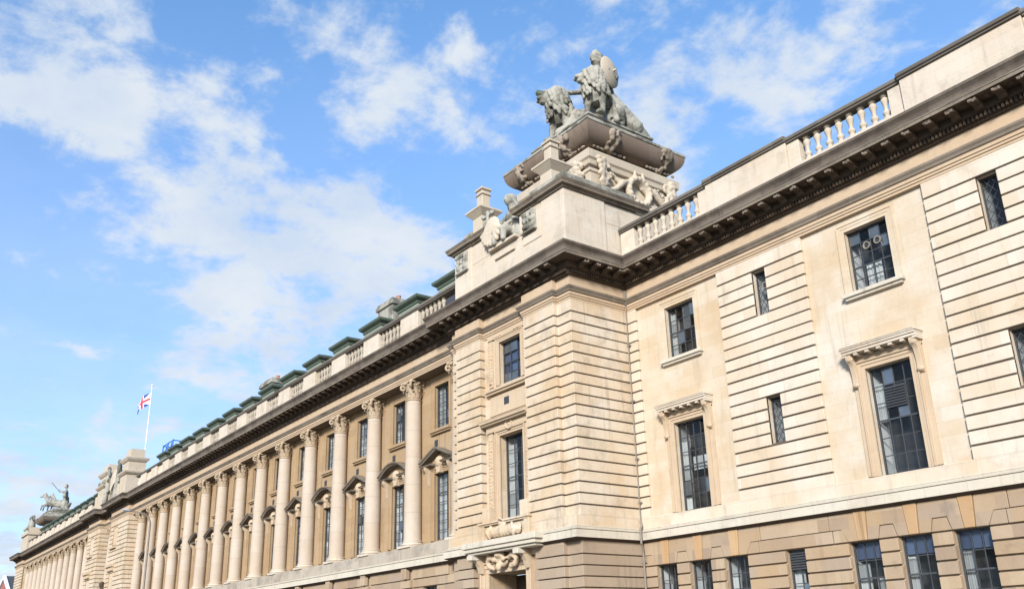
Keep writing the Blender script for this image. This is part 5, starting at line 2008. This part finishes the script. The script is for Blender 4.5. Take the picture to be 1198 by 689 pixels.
for j in range(NZ + 1):
    for i in range(NX + 1):
        u, v = i / NX, j / NZ
        droop = -.55 * u - .35 * u * u
        w = .22 * math.sin(u * 7.5 + v * 1.2) * (.3 + u)
        vs.append((-98.66 - FW * u * .93, 1.0 - .9 * u + w, 27.6 + FH * v + droop + .10 * math.sin(u * 6)))
fs, mi = [], []
for j in range(NZ):
    for i in range(NX):
        fs.append((j * (NX + 1) + i, j * (NX + 1) + i + 1, (j + 1) * (NX + 1) + i + 1, (j + 1) * (NX + 1) + i))
        mi.append(fcol((i + .5) / NX, (j + .5) / NZ))
mb.v, mb.f, mb.mi = vs, fs, mi
setp(mb.obj('flag', [M['red'], M['flagwhite'], M['navy']], None, smooth=True), fe)

# blue access frame on the roof
mb = MB()
bx, by, bz = -89.0, 0.2, 17.6
for x in (0, 1.6, 3.2):
    for y in (0, 1.2):
        mb.tube([(bx + x, by + y, bz), (bx + x + .5, by + y, bz + 3.4)], .07, 6)
for z in (1.6, 2.5, 3.3):
    o_ = .5 * z / 3.4
    mb.tube([(bx + o_, by, bz + z), (bx + 3.2 + o_, by, bz + z)], .06, 6)
    mb.tube([(bx + o_, by + 1.2, bz + z), (bx + 3.2 + o_, by + 1.2, bz + z)], .06, 6)
    mb.tube([(bx + o_, by, bz + z), (bx + o_, by + 1.2, bz + z)], .06, 6)
    mb.tube([(bx + 3.2 + o_, by, bz + z), (bx + 3.2 + o_, by + 1.2, bz + z)], .06, 6)
mb.tube([(bx, by, bz + 1.2), (bx + 2, by, bz + 3.3)], .06, 6)
mb.tube([(bx + 1.6, by, bz + 1.2), (bx + 3.6, by, bz + 3.3)], .06, 6)
tag(mb.obj('access_frame', M['blue'], smooth=True), 'blue tubular steel access frame on the roof beside the central block', 'access frame')

# street lamp in front of the colonnade
le = empty('street_lamp', (-61.6, -7.2, .12), 'tall grey street lamp with outreach arm in front of the far columns', 'street lamp')
mb = MB()
mb.tube([(-61.6, -7.2, .12), (-61.6, -7.2, 1.4), (-61.6, -7.2, 1.45), (-61.6, -7.2, 9.9), (-61.6, -7.3, 10.2), (-61.6, -7.6, 10.45), (-61.6, -8.5, 10.6)], [.11, .11, .085, .065, .05, .04, .035], 10)
setp(mb.obj('pole', M['pipe'], None, smooth=True), le)
mb = MB()
mb.ell((-61.6, -8.75, 10.62), (.13, .34, .07), (-6, 0, 0))
setp(mb.obj('lantern', M['lampgrey'], None, smooth=True), le)

# red brick house beyond the far end of the street
he = empty('brick_house', (-175, 0, 0), 'red brick house with slate roof and white gable edge at the far left', 'house')
mb = MB()
mb.prism([(-190, 0), (-163, 0), (-163, 10.8), (-176.5, 16.0), (-190, 10.8)], 'y', -.5, 14)
setp(mb.obj('wall', M['brick'], None), he)
mb = MB()
mb.prism([(-190.4, 10.7), (-176.5, 16.05), (-162.6, 10.7), (-162.6, 11.05), (-176.5, 16.45), (-190.4, 11.05)], 'y', -.38, 14.4)
mb.prism([(3.4, 10), (9, 17.4), (14.6, 10)], 'x', -215, -178)
rf = mb.obj('roof', M['slate'], None)
setp(rf, he)
mb = MB()
mb.prism([(-190.5, 10.6), (-176.5, 16.0), (-162.5, 10.6), (-162.5, 11.15), (-176.5, 16.6), (-190.5, 11.15)], 'y', -.75, -.385)
setp(mb.obj('gable_edge', M['white'], None), he)
mb = MB()
mb.box(-182, -176.5, 3.2, 4.6, 12, 18.6)
mb.box(-182.2, -176.3, 3.0, 4.8, 18.6, 18.9)
ch = mb.obj('chimney', M['brick'], None)
setp(ch, rf)
mb = MB()
for k in range(4):
    mb.lathe([(.22, 0), (.17, .5), (.22, .55)], (-181.2 + 1.3 * k, 3.9, 18.9), 10)
setp(mb.obj('chimney_pot', M['pot'], None, smooth=True), ch)
for k in range(8):
    x = -182 + k * 3.7
    for z in (3.5, 7.2):
        mb = MB()
        mb.box(x, x + 1.1, -.53, -.47, z, z + 1.9)
        w_ = mb.obj('window', M['white'], None)
        setp(w_, he)
        mb = MB()
        mb.box(x + .1, x + .52, -.545, -.531, z + .1, z + 1.8)
        mb.box(x + .58, x + 1.0, -.545, -.531, z + .1, z + 1.8)
        setp(mb.obj('pane', M['iron'], None), w_)
he.location.z = -1.3
